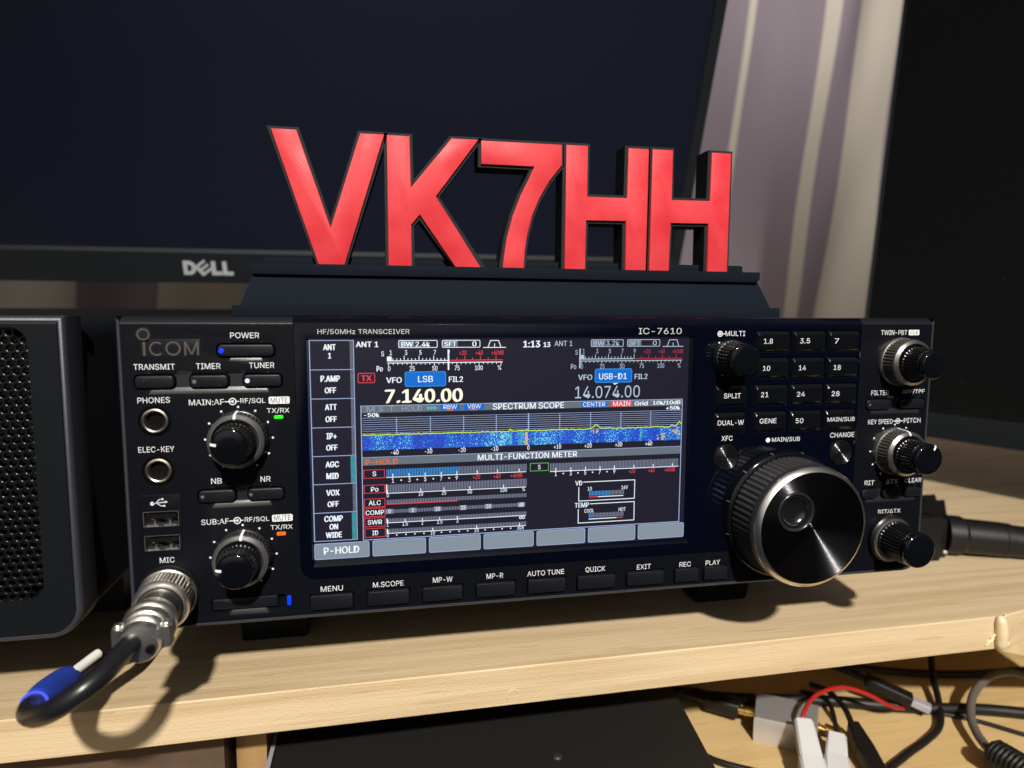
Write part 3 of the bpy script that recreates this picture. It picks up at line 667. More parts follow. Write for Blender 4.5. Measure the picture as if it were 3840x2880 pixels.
# ---- knobs
def marker(cx, cz, ang, pts, wd, name, parent, mt=WHITE):
    """a raised index line following (radius, y) points at one angle"""
    a = math.radians(ang); t = Vector((-math.sin(a), 0, math.cos(a)))*wd/2; d = Vector((math.cos(a), 0, math.sin(a)))
    m = MB(); L = []
    for r, y in pts: L.append(Vector((cx, y, cz))+d*r)
    V = []
    for p in L: V += [p-t, p+t]
    m.add(V, [(2*k, 2*k+1, 2*k+3, 2*k+2) for k in range(len(L)-1)])
    part(name, m, mt, parent)
def twin_knob(cx, cz, ring_mark, cap_mark, silver=False, ringdepth=8.0, capy=-17.5, rcap=6.4):
    km, rm = (KNURL, SILVER) if silver else (KNURLD, RINGG)
    m = MB(); m.lathe((cx, 0.2, cz), (0, -1, 0), [(10.9, 0), (10.9, 1.6), (10.55, 2.2), (10.1, 2.4)], 60); kb = part('knob', m, rm if silver else KNOBB, radio)
    m = MB(); m.lathe((cx, 0, cz), (0, -1, 0), [(9.9, 2.0), (10.35, 2.45), (10.1, ringdepth-2.0), (9.6, ringdepth-1.8)], 176, knurl=(1, 2), depth=0.32); part('knob_grip', m, km, kb, angle=25)
    m = MB(); m.lathe((cx, 0, cz), (0, -1, 0), [(9.9, ringdepth-2.2), (10.1, ringdepth-1.9), (9.9, ringdepth-1.0), (8.75, ringdepth), (8.45, ringdepth), (8.2, ringdepth-1), (8.1, 3)], 64, cap0=False, cap1=False); part('knob_ring', m, rm, kb, angle=28)
    m = MB(); m.disc(cx, cz, 8.3, -3.2, 40); part('shadow_gap', m, HOLE, kb)
    d = -capy
    m = MB(); m.lathe((cx, 0, cz), (0, -1, 0), [(7.3, 3.2), (7.2, ringdepth+.6), (7.0, ringdepth+.9), (rcap+.35, d-3.0), (rcap, d-2.7)], 128, knurl=(2, 3), depth=0.35, cap1=False); part('knob_cap', m, KNOBB, kb, angle=25)
    m = MB(); m.lathe((cx, 0, cz), (0, -1, 0), [(rcap-.2, d-3.2), (rcap+.25, d-2.6), (rcap+.22, d-1.0), (rcap-.1, d-.3), (rcap-.6, d), (rcap*.5, d+.1), (0.05, d+.12)], 64); part('knob_face', m, CAPF, kb, angle=60)
    if ring_mark is not None: marker(cx, cz, ring_mark, [(10.75, -1.9), (10.5, -2.6), (10.25, -(ringdepth-2)), (10.15, -(ringdepth-1.8)), (10.0, -(ringdepth-.9)), (8.8, -(ringdepth+.07)), (8.4, -(ringdepth+.05))], 0.9, 'index_mark', kb)
    if cap_mark is not None: marker(cx, cz, cap_mark, [(rcap+.34, -(d-3)), (rcap+.34, -(d-.95)), (rcap-.02, -(d-.2)), (rcap-.6, -(d+.08)), (rcap-2.0, -(d+.1))], 0.95, 'index_mark', kb)
twin_knob(40.7, 72.5, 90, 169); twin_knob(40.7, 27.3, 86, 170)
twin_knob(321.9, 98.5, None, None, True, 9.6, -20.3, 6.0); twin_knob(321.9, 57.9, 90, 66, True, 9.6, -20.8, 6.6)
# single knob, lower right
m = MB(); m.lathe((321.9, 0.2, 17.2), (0, -1, 0), [(11.0, 0), (10.8, 2.6), (10.1, 3.2)], 60); kb = part('knob', m, KNOBB, radio)
m = MB(); m.lathe((321.9, 0, 17.2), (0, -1, 0), [(9.9, 2.9), (10.0, 3.3), (9.7, 4.0), (8.9, 4.2), (8.2, 3.9)], 60, cap0=False, cap1=False); part('knob_ring', m, SILVER, kb, angle=28)
m = MB(); m.lathe((321.9, 0, 17.2), (0, -1, 0), [(9.0, 3.4), (8.9, 5.2), (8.7, 5.5), (7.8, 16.2), (7.5, 16.4)], 136, knurl=(2, 3), depth=0.4, cap1=False); part('knob_cap', m, KNOBB, kb, angle=25)
m = MB(); m.lathe((321.9, 0, 17.2), (0, -1, 0), [(7.4, 15.8), (7.85, 16.4), (7.8, 18.2), (7.5, 19.0), (6.9, 19.4), (3.4, 19.5), (.05, 19.5)], 64); part('knob_face', m, CAPF, kb, angle=60)
# multi knob
m = MB(); m.lathe((238.7, -.3, 101), (0, -1, 0), [(8.4, 0), (8.3, 1.0), (7.9, 1.4)], 60); kb = part('knob', m, CAPF, radio)
m = MB(); m.lathe((238.7, 0, 101), (0, -1, 0), [(7.6, 1.4), (7.5, 3.4), (7.3, 3.6), (6.75, 10.2), (6.5, 10.4)], 120, knurl=(2, 3), depth=0.35, cap1=False); part('knob_cap', m, KNURLD, kb, angle=25)
m = MB(); m.lathe((238.7, 0, 101), (0, -1, 0), [(6.4, 9.9), (6.75, 10.5), (6.65, 12.4), (6.3, 13.1), (5.8, 13.4), (3, 13.5), (.05, 13.5)], 64); part('knob_face', m, CAPF, kb, angle=60)
# main dial
DX, DZc = 266.5, 31.9
m = MB(); m.lathe((DX, 0, DZc), (0, -1, 0), [(28.9, -.2), (28.8, 0.7), (28.4, 1.5), (28.0, 3.6), (27.2, 4.3), (25.4, 4.5)], 96); dial = part('tuning_dial', m, CAPF, radio)
m = MB()
for k in range(12):
    a = math.radians(15+30*k); m.tube([(DX+28.3*math.cos(a), -1.6, DZc+28.3*math.sin(a)), (DX+27.9*math.cos(a), -3.7, DZc+27.9*math.sin(a))], .12, 6, 1, False)
part('tick_mark', m, GREYP, dial)
# rubber grip: rows of small nubs
m = MB(); n = 264; rows = [(25.4, 4.4), (25.9, 5.0), (26.35, 5.6)]
prof = [(25.3, 4.2), (25.9, 4.9)]; kn = []
y = 5.2
while y < 17.6:
    rb = 26.4-0.55*(y-5.2)/12.4
    kn += [len(prof), len(prof)+1]; prof += [(rb, y), (rb, y+.62)]
    prof += [(rb-.42, y+.78), (rb-.42, y+.98)]
    y += 1.14
prof += [(25.9, 18.3), (25.75, 19.6), (25.4, 20.3)]
m.lathe((DX, 0, DZc), (0, -1, 0), prof, n, knurl=tuple(kn), depth=.5, cap0=False, cap1=False); part('rubber_grip', m, KNURLD, dial, angle=25)
m = MB(); m.lathe((DX, 0, DZc), (0, -1, 0), [(25.2, 19.8), (25.55, 20.4), (25.5, 21.2), (25.3, 21.5), (23.9, 22.75), (23.55, 22.9)], 128, cap0=False, cap1=False); part('dial_rim', m, CHROME, dial, angle=20)
m = MB(); m.lathe((DX, -22.2, DZc), (0, -1, 0), [(23.6, -.4), (23.6, .55)]+spun(23.4, .6, 0.42), 144); face = part('dial_face', m, SPUN, dial, angle=60)
c1 = MB(); c1.lathe((258.2, -30, 39.3), (0, 1, 0), [(7.9, 0), (7.9, 9.2)], 48); cut(face, [c1], [CAPF]); face.data.set_sharp_from_angle(angle=math.radians(62))
m = MB(); m.lathe((258.2, -22.6, 39.3), (0, -1, 0), [(8.3, 0.1), (8.3, .5), (8.05, .9), (7.7, 1.0), (7.3, .8), (7.0, .2), (6.9, -.3)], 72, cap0=False, cap1=False); part('dimple_rim', m, mat('dimple_rim_satin', (0.07, 0.07, 0.075), 0.2, metal=0.8), dial, angle=60)
m = MB(); m.lathe((258.2, -22.6, 39.3), (0, -1, 0), [(7.0, -.1), (6.6, -.05), (6.3, .0), (5.9, -.05)]+[(5.9*math.sin(math.radians(90*k/12))/1.0, -.1-2.3*(math.cos(math.radians(90*k/12)))) for k in range(11, -1, -1)][:-1]+[(.05, -2.4)], 72, cap0=False); part('finger_dimple', m, mat('dimple_gloss', (0.006, 0.006, 0.007), 0.16, spec=1.0), dial, angle=60)

# ---- the lit screen
KS = (263.626+0.75)/263.626
def sx(x): return 92.718+(x-92.718)*KS
def sz(z): return 119.286+(z-119.286)*KS
disp = MB(); disp.rect(sx(66.3), sx(220.7), sz(23.1), sz(110.0), 0.74); display = part('display', disp, E_BG, radio)
LAY = {}
class SB(MB):
    def put(s, name, mt, parent=None, label=None):
        s.v = [(sx(x), y, sz(z)) for x, y, z in s.v]; return part(name, s, mt, parent or display, label)
L1, L2, L3, L4 = 0.70, 0.66, 0.62, 0.58
def tx(m, t, a, b, c, d, y=L3, bold=0.022): m.text(t, a, b, c, d, y, bold)
def txc(m, t, cx, zc, h, y=L3, bold=0.022, kx=1.0):
    if h < 2.0: bold *= 0.4
    V, F = text_mesh(t, bold); wd = (max(v[0] for v in V)-min(v[0] for v in V))/0.727*h*kx
    m.text(t, cx-wd/2, cx+wd/2, zc-h/2, zc+h/2, y, bold)
# menu column
ZS = [109.0, 97.9, 86.8, 75.7, 64.6, 53.6, 42.3, 31.1]
m = SB(); m.rect(66.6, 66.95, 31.0, 109.1, L1); m.rect(82.8, 83.1, 31.0, 109.1, L1)
for z in ZS: m.rect(66.6, 83.1, z-.14, z+.14, L1-.01)
m.put('menu_frame', E_LINE)
WORDS = [[('ANT', 106.45, 2.3), ('1', 103.25, 2.2)], [('P.AMP', 94.5, 2.4), ('OFF', 90.05, 2.3)], [('ATT', 83.6, 2.3), ('OFF', 78.95, 2.3)], [('IP+', 72.4, 2.4), ('OFF', 67.9, 2.3)],
         [('AGC', 61.35, 2.4), ('MID', 56.8, 2.4)], [('VOX', 50.2, 2.4), ('OFF', 45.7, 2.3)], [('COMP', 39.9, 2.4), ('ON', 36.7, 2.3), ('WIDE', 33.4, 2.3)]]
for k, ws in enumerate(WORDS):
    m = SB(); on = k in (4, 6)
    for j in range(24):
        zz = ZS[k+1]+.3+j*(ZS[k]-ZS[k+1]-.5)/24; m.rect(81.55 if not on else 81.0, 82.7, zz, zz+.24, L1)
    cell = m.put('menu_cell', E_CYAN if on else E_TICK)
    m = SB()
    for t, zc, h in ws: txc(m, t, 74.1, zc, h, L3, 0.036)
    m.put('lettering', E_W)
# the two receivers' status blocks
def status(dx, kx, x_ref, main):
    """dx maps the main block's x onto the sub block"""
    f = (lambda x: x) if main else (lambda x: 172.95+(x-95.6)*(217.2-172.95)/(140.7-95.6))
    EW = E_W if main else E_WD; m = SB(); r = SB(); g = SB(); d = SB(); bd = 0.02 if main else 0.006
    tx(m, 'ANT 1', *( (83.8, 92.3) if main else (161.9, 169.4)), 106.4, 108.5, L3, bd)
    a, b = (99.8, 114.9) if main else (177.2, 191.2)
    d.rect(a+.3, a+6.2, 106.2, 108.8, L2); m.frame(a, b, 106.0, 109.0, .26, L3, .5); tx(m, 'BW', a+1.1, a+5.7, 106.5, 108.4, L4, bd); tx(m, '2.4k' if main else '3.2k', a+6.5, a+12.2, 106.5, 108.45, L4, bd)
    a, b = (116.6, 131.7) if main else (192.8, 207.2)
    d.rect(a+.3, a+6.2, 106.2, 108.8, L2); m.frame(a, b, 106.0, 109.0, .26, L3, .5); tx(m, 'SFT', a+.9, a+5.7, 106.5, 108.4, L4, bd); tx(m, '0', b-3.2, b-1.5, 106.5, 108.45, L4, bd)
    a = 132.8 if main else 208.4
    m.rect(a, a+9.2, 105.85, 106.15, L3); m.line(a+2.0, 106.1, a+3.0, 108.8, .32, L3-.01); m.line(a+7.2, 106.1, a+6.2, 108.8, .32, L3-.01); m.rect(a+2.9, a+6.3, 108.6, 108.9, L3-.02); m.rect(a+4.45, a+4.75, 106.2, 107.6, L3-.02)
    # scale
    m.rect(f(95.6), f(118.8), 100.85, 101.2, L3); m.rect(f(95.6), f(140.7), 100.05, 100.38, L3); r.rect(f(119.4), f(140.7), 100.9, 101.25, L3)
    m.rect(f(95.4), f(97.2), 100.9, 102.7, L3-.01)
    for k in range(17):
        x = 96.3+k*1.42
        if x < 119.3: m.rect(f(x)-.13, f(x)+.13, 101.0, 102.9 if k % 4 == 0 else 102.0, L3-.01)
    for k in range(6):
        x = 122.4+k*3.12; r.rect(f(x)-.13, f(x)+.13, 101.1, 102.8 if k % 2 else 102.1, L3-.01)
    for k in range(26):
        x = 96.0+k*1.76; m.rect(f(x)-.12, f(x)+.12, 98.9 if k % 5 == 0 else 99.5, 100.1, L3-.01)
    for t, x in (('1', 96.9), ('3', 102.7), ('5', 108.25), ('7', 113.8), ('9', 119.2)): txc(m, t, f(x), 104.2, 1.85, L3, bd)
    for t, x in (('+20', 124.8), ('+40', 131.3), ('+60dB', 138.6)): txc(r, t, f(x), 104.0, 1.8, L3, .012, .92)
    for t, x in (('0', 96.2), ('25', 105.0), ('50', 113.8), ('75', 122.5), ('100', 131.1), ('%', 139.4)): txc(m, t, f(x), 98.0, 1.85, L3, bd, .98)
    txc(m, 'S', f(93.8), 103.8, 1.95, L3, bd); txc(m, 'Po', f(92.6), 98.05, 2.1, L3, bd)
    nx = f(119.1) if main else f(95.3)
    m.rect(nx-.3, nx+.3, 97.3, 105.3, L4)
    # mode line
    va, vb = (95.0, 101.0) if main else (172.0, 178.0); tx(m, 'VFO', va, vb, 92.45, 94.7, L3, .02)
    fa, fb = (119.2, 124.8) if main else (196.3, 202.0); tx(m, 'FIL2', fa, fb, 92.5, 94.7, L3, .02)
    la, lb, lz0, lz1 = (102.1, 118.1, 90.9, 96.8) if main else (179.1, 195.2, 91.2, 97.0)
    q = SB(); q.flat(rr(la, lb, lz0, lz1, .8), L2); mbn = q.put('mode_button', E_BLUE)
    q = SB(); q.frame(la, lb, lz0, lz1, .25, L3, .8); q.put('mode_outline', E_BLUEL)
    q = SB(); tx(q, 'LSB' if main else 'USB-D1', *( (107.2, 113.0) if main else (180.9, 192.9)), 92.6, 95.1, L3, .008); q.put('lettering', E_W)
    m.put('signal_meter', EW); r.put('signal_meter_over_range', E_RED if main else E_REDD); d.put('filter_field', E_GRY)
    q = SB()
    if main: tx(q, '7.140.00', 94.4, 124.7, 84.6, 90.0, L3, .028)
    else: tx(q, '14.074.00', 170.8, 198.8, 84.9, 89.9, L3, -0.004)
    q.put('frequency_readout', E_Y if main else E_WD)
status(0, 1, 0, True); status(0, 1, 0, False)
m = SB(); m.frame(84.3, 90.8, 92.6, 96.5, .3, L3, .6); tx(m, 'TX', 85.5, 89.6, 93.4, 95.6, L3, .03); m.put('transmit_flag', E_RED)
m = SB(); tx(m, '1:13', 149.0, 156.0, 105.9, 108.6, L3, .03); tx(m, '13', 157.3, 160.2, 106.0, 108.0, L3, .03); m.flat([(187.7, 90.3), (189.3, 91.0), (186.9, 91.0)], L4); m.put('clock_readout', E_W)
# spectrum scope
m = SB(); m.rect(85.3, 218.0, 81.0, 83.75, L1); m.rect(85.2, 218.0, 60.35, 63.4, L1); m.put('title_bar', E_GRY)
m = SB(); m.rect(85.1, 85.45, 30.5, 83.9, L2); m.rect(217.75, 218.1, 30.3, 83.6, L2); m.rect(85.2, 218.0, 83.6, 83.85, L2); m.rect(85.2, 218.0, 30.4, 30.75, L2); m.rect(85.2, 218.0, 63.4, 63.6, L2); m.put('window_frame', E_LINE)
m = SB()
for k in range(9):
    z = 79.0-k*.86; m.rect(85.7, 217.6, z-.085, z+.085, L2)
for k in range(9): m.rect(98.7+k*13.15-.14, 98.7+k*13.15+.14, 72.2, 78.9, L2-.01)
m.rect(151.15, 151.65, 72.0, 79.3, L2-.02); m.put('scope_grid', E_LINE)
m = SB(); m.rect(85.6, 217.7, 66.3, 71.9, L2); wf = m.put('waterfall', E_WF)
m = SB()
random.seed(3)
for (a, b, z0, z1, n) in ((149.6, 151.3, 66.4, 71.6, 26), (178, 181.2, 70.2, 71.8, 9), (206.8, 207.6, 66.8, 69.0, 5), (208.6, 210.3, 66.6, 69.2, 16), (212.5, 217.5, 69.2, 71.7, 14), (214, 217.6, 68.4, 71.4, 10)):
    for k in range(n):
        x = random.uniform(a, b); z = random.uniform(z0, z1); m.rect(x-.22, x+.22, z-.22, z+.22, L3)
[m.rect(x-.16, x+.16, z0, z1, L3+.005) for x, z0, z1 in ((150.2, 66.4, 71.0), (150.8, 66.4, 71.7), (179.0, 70.6, 71.7), (180.2, 70.4, 71.7))]
m.put('signal_trace', E_YEL)
m = SB()
for (a, b, n) in ((143.7, 144.3, 12), (147.2, 149.4, 24), (153.9, 154.7, 16), (199.0, 200.4, 18), (177.5, 181.5, 10), (212, 217.5, 18), (148.0, 151.0, 14)):
    for k in range(n):
        x = random.uniform(a, b); z = random.uniform(66.4, 71.8); m.rect(x-.2, x+.2, z-.26, z+.26, L3+.01)
[m.rect(x-.15, x+.15, z0, z1, L3+.015) for x, z0, z1 in ((144.0, 66.4, 69.5), (144.1, 70, 71.8), (148.3, 66.5, 70.4), (154.2, 66.4, 71.6), (149.3, 67, 71.8), (199.7, 66.4, 69.9), (162, 66.4, 68))]
m.put('signal_trace', E_CYAN)
m = SB(); prev = None
for k in range(300):
    x = 85.7+k*131.9/299; z = 72.35+random.uniform(-.22, .22)-.25*(k/300)
    for c, hgt, wd in ((180, 1.7, 1.5), (216.8, 2.0, 1.2), (213.5, 0.7, .8), (150.6, .9, .3), (143.9, .8, .4), (148.4, .6, .5), (185, .2, 3)): z += hgt*math.exp(-((x-c)/wd)**2)*random.uniform(.75, 1.1)
    if prev: m.line(prev[0], prev[1], x, z, .34, L4)
    prev = (x, z)
m.put('spectrum_trace', E_YG)
m = SB()
tx(m, 'SPECTRUM SCOPE', 136.7, 166.2, 81.1, 83.6, L3, .012); tx(m, 'CENTER', 174.2, 183.8, 81.45, 83.3, L4, .0); tx(m, 'MAIN', 187.2, 194.6, 81.45, 83.3, L4, .0); tx(m, 'Grid', 196.6, 202.4, 81.4, 83.2, L3, .02); tx(m, '10k/10dB', 204.6, 217.1, 81.4, 83.25, L3, .02)
tx(m, 'RBW', 117.0, 122.4, 81.85, 83.5, L4, 0); tx(m, 'VBW', 126.5, 131.9, 81.8, 83.5, L4, 0); tx(m, '+50k', 210.6, 217.1, 79.3, 80.9, L3, .03); tx(m, '-50k', 86.3, 92.3, 79.4, 80.95, L3, .03)
for k, t in enumerate(('-40', '-30', '-20', '-10', '0', '+10', '+20', '+30', '+40')): txc(m, t, (97.9, 111.0, 124.3, 137.5, 151.4, 163.6, 176.7, 190.0, 203.3)[k], 65.2, 1.75, L3, .028); m.rect(98.7+13.15*k-.2, 98.7+13.15*k+.2, 66.15, 66.5, L4)
tx(m, 'MULTI-FUNCTION METER', 130.6, 172.0, 60.7, 63.1, L3, .012)
m.put('lettering', E_W)
m = SB(); tx(m, 'M', 87.5, 90.4, 81.45, 83.4, L3, 0); tx(m, 'S', 92.0, 93.6, 81.5, 83.45, L3, 0); tx(m, 'T', 96.0, 97.8, 81.5, 83.45, L3, 0); tx(m, 'HOLD', 100.9, 108.6, 81.5, 83.4, L3, 0); m.put('lettering', emis('screen_dim_text', (0.30, 0.36, 0.44), 1.0))
m = SB()
for k in range(3): m.flat([(110.6+k*1.3, 81.6), (112.0+k*1.3, 82.4), (110.6+k*1.3, 83.25)], L3)
m.put('arrow_mark', E_CYAN)
m = SB(); m.flat(rr(115.8, 123.7, 81.2, 83.7, .3), L2); m.flat(rr(125.1, 133.3, 81.2, 83.7, .3), L2); m.flat(rr(173.5, 184.6, 81.15, 83.6, .3), L2); m.put('field_button', E_BLUE)
m = SB(); m.flat(rr(186.3, 195.4, 81.15, 83.6, .3), L2); m.put('field_button', E_RED)
m = SB(); m.rect(118.2, 121.0, 81.1, 81.55, L4); m.rect(127.7, 130.4, 81.1, 81.55, L4); tx(m, 'P-HOLD', 86.5, 99.1, 60.5, 62.8, L3, .02); m.put('lettering', E_ORG)
# meters
m = SB()
for z0, z1 in ((55.15, 58.65), (49.2, 52.6), (43.6, 47.1), (39.75, 43.3), (35.75, 39.4), (31.5, 35.2)): m.frame(85.8, 93.9, z0, z1, .24, L3)
m.put('meter_name_box', E_RED)
m = SB(); b = SB(); r = SB(); g = SB()
for t, a, c, z in (('S', 89.2, 90.6, 57.0), ('Po', 88.5, 91.4, 50.8), ('ALC', 87.5, 92.2, 45.4), ('COMP', 86.3, 93.4, 41.5), ('SWR', 87.0, 92.6, 37.6), ('ID', 88.7, 91.0, 33.3)): tx(m, t, a, c, z-.95, z+.95, L4, .012)
def bars(M_, x0, x1, z0, z1, p=.62, y=L2):
    x = x0
    while x < x1: M_.rect(x, x+p*.52, z0, z1, y); x += p
bars(g, 94.6, 150.5, 55.6, 58.55); bars(b, 94.6, 122.6, 55.6, 58.55, .62, L3); bars(g, 94.6, 150.5, 49.3, 52.4); bars(g, 94.5, 150.5, 44.75, 46.3); bars(g, 96.6, 147, 40.9, 42.3); bars(g, 94.5, 150.5, 37.3, 38.7); bars(g, 94.5, 150.5, 33.0, 34.5)
for z in (55.3, 48.95, 37.05, 32.75): m.rect(94.4, 150.5, z-.14, z+.14, L3-.01)
r.rect(94.4, 122.4, 44.35, 44.75, L3-.01)
for x in (97.0, 103.3, 109.6, 115.9, 122.2, 130.4, 138.7, 147.6): m.rect(x-.16, x+.16, 55.3, 56.7, L4)
for x in (94.8, 107.8, 117.0, 127.4, 141.2): m.rect(x-.16, x+.16, 48.9, 50.3, L4)
for x in (94.8, 101.5, 108.3, 115.2, 122.3): m.rect(x-.16, x+.16, 37.0, 38.2, L4)
for x in (94.8, 112.4, 130.1, 147.9): m.rect(x-.16, x+.16, 32.7, 34.0, L4)
for z0, z1 in ((49.0, 52.5), (37.1, 38.8), (32.8, 34.6)): m.rect(94.3, 94.75, z0, z1, L4)
for t, x in (('1', 97.0), ('3', 103.4), ('5', 109.6), ('7', 115.9), ('9', 122.1)): txc(m, t, x, 54.0, 1.8, L3, .02)
for x in (100.2, 106.5, 112.8, 119.1): m.disc(x, 54.0, .32, L3, 10)
for t, x in (('+20', 130.1), ('+40', 138.5), ('+60dB', 146.5)): txc(r, t, x, 54.0, 1.8, L3, .012, .92)
for t, x in (('0', 94.9), ('10', 107.8), ('25', 117.0), ('50', 127.4), ('100', 141.2), ('%', 149.5)): txc(m, t, x, 48.1, 1.6, L3, .016)
for t, x in (('0', 95.5), ('5', 104.6), ('10', 114.4), ('15', 124.7), ('20', 135.0), ('dB', 148.6)):
    g.rect(x-1.5, x+1.5, 40.7, 42.6, L3); txc(m, t, x, 41.65, 1.65, L4, .016)
for t, x in (('1', 94.7), ('1.5', 101.5), ('2', 108.3), ('2.5', 115.2), ('3', 122.3)): txc(m, t, x, 36.3, 1.6, L3, .016)
m.ring(148.3, 36.2, .35, .65, L3, 14); m.ring(149.5, 36.2, .35, .65, L3, 14)
for t, x in (('0', 94.7), ('10', 112.4), ('20', 130.1), ('30A', 148.3)): txc(m, t, x, 31.95, 1.55, L3, .016)
for x in (98.2, 101.8, 105.3, 108.9, 115.9, 119.4, 123.0, 126.5, 133.6, 137.1, 140.6, 144.2): m.disc(x, 31.95, .3, L3, 10)
# sub meter
bars(g, 160.6, 217.0, 55.2, 58.3); m.rect(160.5, 217.0, 54.75, 55.05, L3-.01)
for x in (163.0, 169.4, 175.7, 182.0, 188.3, 196.9, 205.5, 214.2): m.rect(x-.16, x+.16, 54.9, 56.3, L4)
for t, x in (('1', 163.0), ('3', 169.4), ('5', 175.6), ('7', 181.9), ('9', 188.3)): txc(m, t, x, 53.85, 1.8, L3, .02)
for x in (166.2, 172.5, 178.8, 185.1): m.disc(x, 53.85, .32, L3, 10)
for t, x in (('+20', 196.1), ('+40', 204.8), ('+60dB', 213.1)): txc(r, t, x, 53.65, 1.75, L3, .012, .92)
txc(m, 'S', 156.0, 57.0, 1.9, L3, .02); q = SB(); q.frame(152.1, 160.0, 55.3, 58.7, .26, L3); q.put('meter_name_box', E_GRN)
for (x0, x1, z0, z1, t, t0, t1) in ((172.8, 197.6, 41.7, 50.0, 'VD', '10', '16V'), (172.7, 197.6, 32.3, 40.6, 'TEMP', 'COOL', 'HOT')):
    k = 176.0 if t == 'VD' else 179.0
    m.rect(x0, x1, z0, z0+.32, L3); m.rect(x1-.32, x1, z0, z1, L3-.005); m.rect(k-1.2, x1, z1-.32, z1, L3-.01); m.rect(x0, x0+.32, z0, z1-2.2, L3-.015)
    tx(m, t, x0-1.4, k-1.6, z1-1.5, z1+.5, L3, .014); txc(m, t0, 177.7 if t == 'VD' else 177.6, z1-3.1, 1.6, L3, .016); txc(m, t1, 193.0 if t == 'VD' else 192.1, z1-3.2, 1.6, L3, .016)
    bars(g, 177.5, 192.4, z0+2.2, z0+4.1); bars(b, 177.5, 185.8 if t == 'VD' else 178.8, z0+2.2, z0+4.1, .62, L3)
    m.rect(177.4, 192.5, z0+1.45, z0+1.8, L3); r.rect(*( (177.4, 181.3) if t == 'VD' else (189.6, 192.5)), z0+1.45, z0+1.85, L4)
m.put('meter_scale', E_W); b.put('meter_bar', E_BLUEL); r.put('meter_over_range', E_RED); g.put('meter_bar_grid', E_TICK)
# soft keys
for k in range(7):
    x0 = 66.6+22.13*k; q = SB(); q.flat(rr(x0, x0+20.9, 23.75, 30.15, .7), L2); sk = q.put('soft_key', E_GRYL)
    q = SB(); q.frame(x0, x0+20.9, 23.75, 30.15, .25, L3, .7); q.put('key_outline', E_LINE)
    if k == 0: q = SB(); tx(q, 'P-HOLD', 70.1, 83.6, 25.7, 28.6, L4, .022); q.put('lettering', E_W)

# =================================================================== LETTER SIGN
sign = thing('letter_sign', 'red-faced black VK7HH letters standing on a stepped black base on top of the radio', 'sign', (155, 40, 118))
mb = MB(); mb.prism(rr(36.5, 272.0, 118.0, 122.3, .5, 3), 16, 78, .3); part('base_plate', mb, PRINTK, sign)
mb = MB(); mb.loft([[(39.6, 18.5, 122.3), (268, 18.5, 122.3), (268, 76, 122.3), (39.6, 76, 122.3)], [(39.6, 18.5, 123.1), (268, 18.5, 123.1), (268, 76, 123.1), (39.6, 76, 123.1)], [(43.6, 24, 135.2), (264.6, 24, 134.6), (264.6, 70, 134.6), (43.6, 70, 135.2)]]); part('plinth', mb, PRINTK, sign)
mb = MB(); mb.prism([(44.2, 134.6), (263.2, 133.9), (264.6, 135.3), (264.6, 138.6), (42.8, 139.0), (42.8, 136.0)], 21.5, 72, .3); part('top_plate', mb, PRINTK, sign)
mb = MB(); mb.prism([(46.3, 138.8), (259.5, 138.4), (259.5, 141.3), (258.5, 141.9), (47.0, 141.9)], 28, 66, .3); part('upper_step', mb, PRINTK, sign)
LET = {
 'V': [(52.2, 191.2), (61.9, 191.2), (74.1, 153.7), (86.4, 191.1), (96.0, 191.1), (79.3, 138.8), (69.0, 138.8)],
 'K': [(96.9, 191.0), (106.1, 191.0), (106.4, 170.7), (123.1, 191.0), (134.4, 191.0), (116.6, 167.4), (135.3, 138.6), (124.6, 138.6), (109.9, 159.8), (106.4, 155.6), (106.4, 138.6), (96.9, 138.6)],
 '7': [(135.5, 190.8), (170.2, 190.8), (170.3, 182.4), (164.9, 175.6), (160.5, 168.2), (157.4, 160.9), (155.2, 152.3), (154.3, 146.2), (153.9, 138.5), (144.6, 138.5), (145.2, 143.6), (146.4, 151.5), (148.9, 160.6), (152.3, 169.1), (155.4, 175.2), (158.2, 181.2), (135.5, 181.3)],
 'H': [(172.1, 190.9), (181.7, 190.9), (181.7, 169.7), (199.8, 169.7), (200.0, 190.9), (209.4, 190.9), (209.2, 138.5), (199.6, 138.5), (199.5, 159.8), (181.4, 159.6), (181.2, 138.5), (171.9, 138.5)],
 'H2': [(211.1, 191.0), (220.6, 191.0), (220.7, 169.7), (238.9, 169.8), (239.1, 190.9), (248.4, 190.9), (248.4, 138.6), (238.6, 138.6), (238.5, 159.8), (220.5, 159.6), (220.1, 138.6), (210.8, 138.6)]}
for k, P_ in LET.items():
    P_ = P_[::-1]                            # counter-clockwise
    O_ = [(x, max(z, 138.75)) for x, z in inset(P_, -1.25)]
    O_ = [(x, z) for x, z in O_]
    mb = MB(); mb.prism(O_, 23.4, 34.5, .15, 1); lt = part('letter', mb, LETB, sign)
    mb = MB(); mb.prism(P_, 22.2, 23.9, .3, 2); part('red_face', mb, REDF, lt)

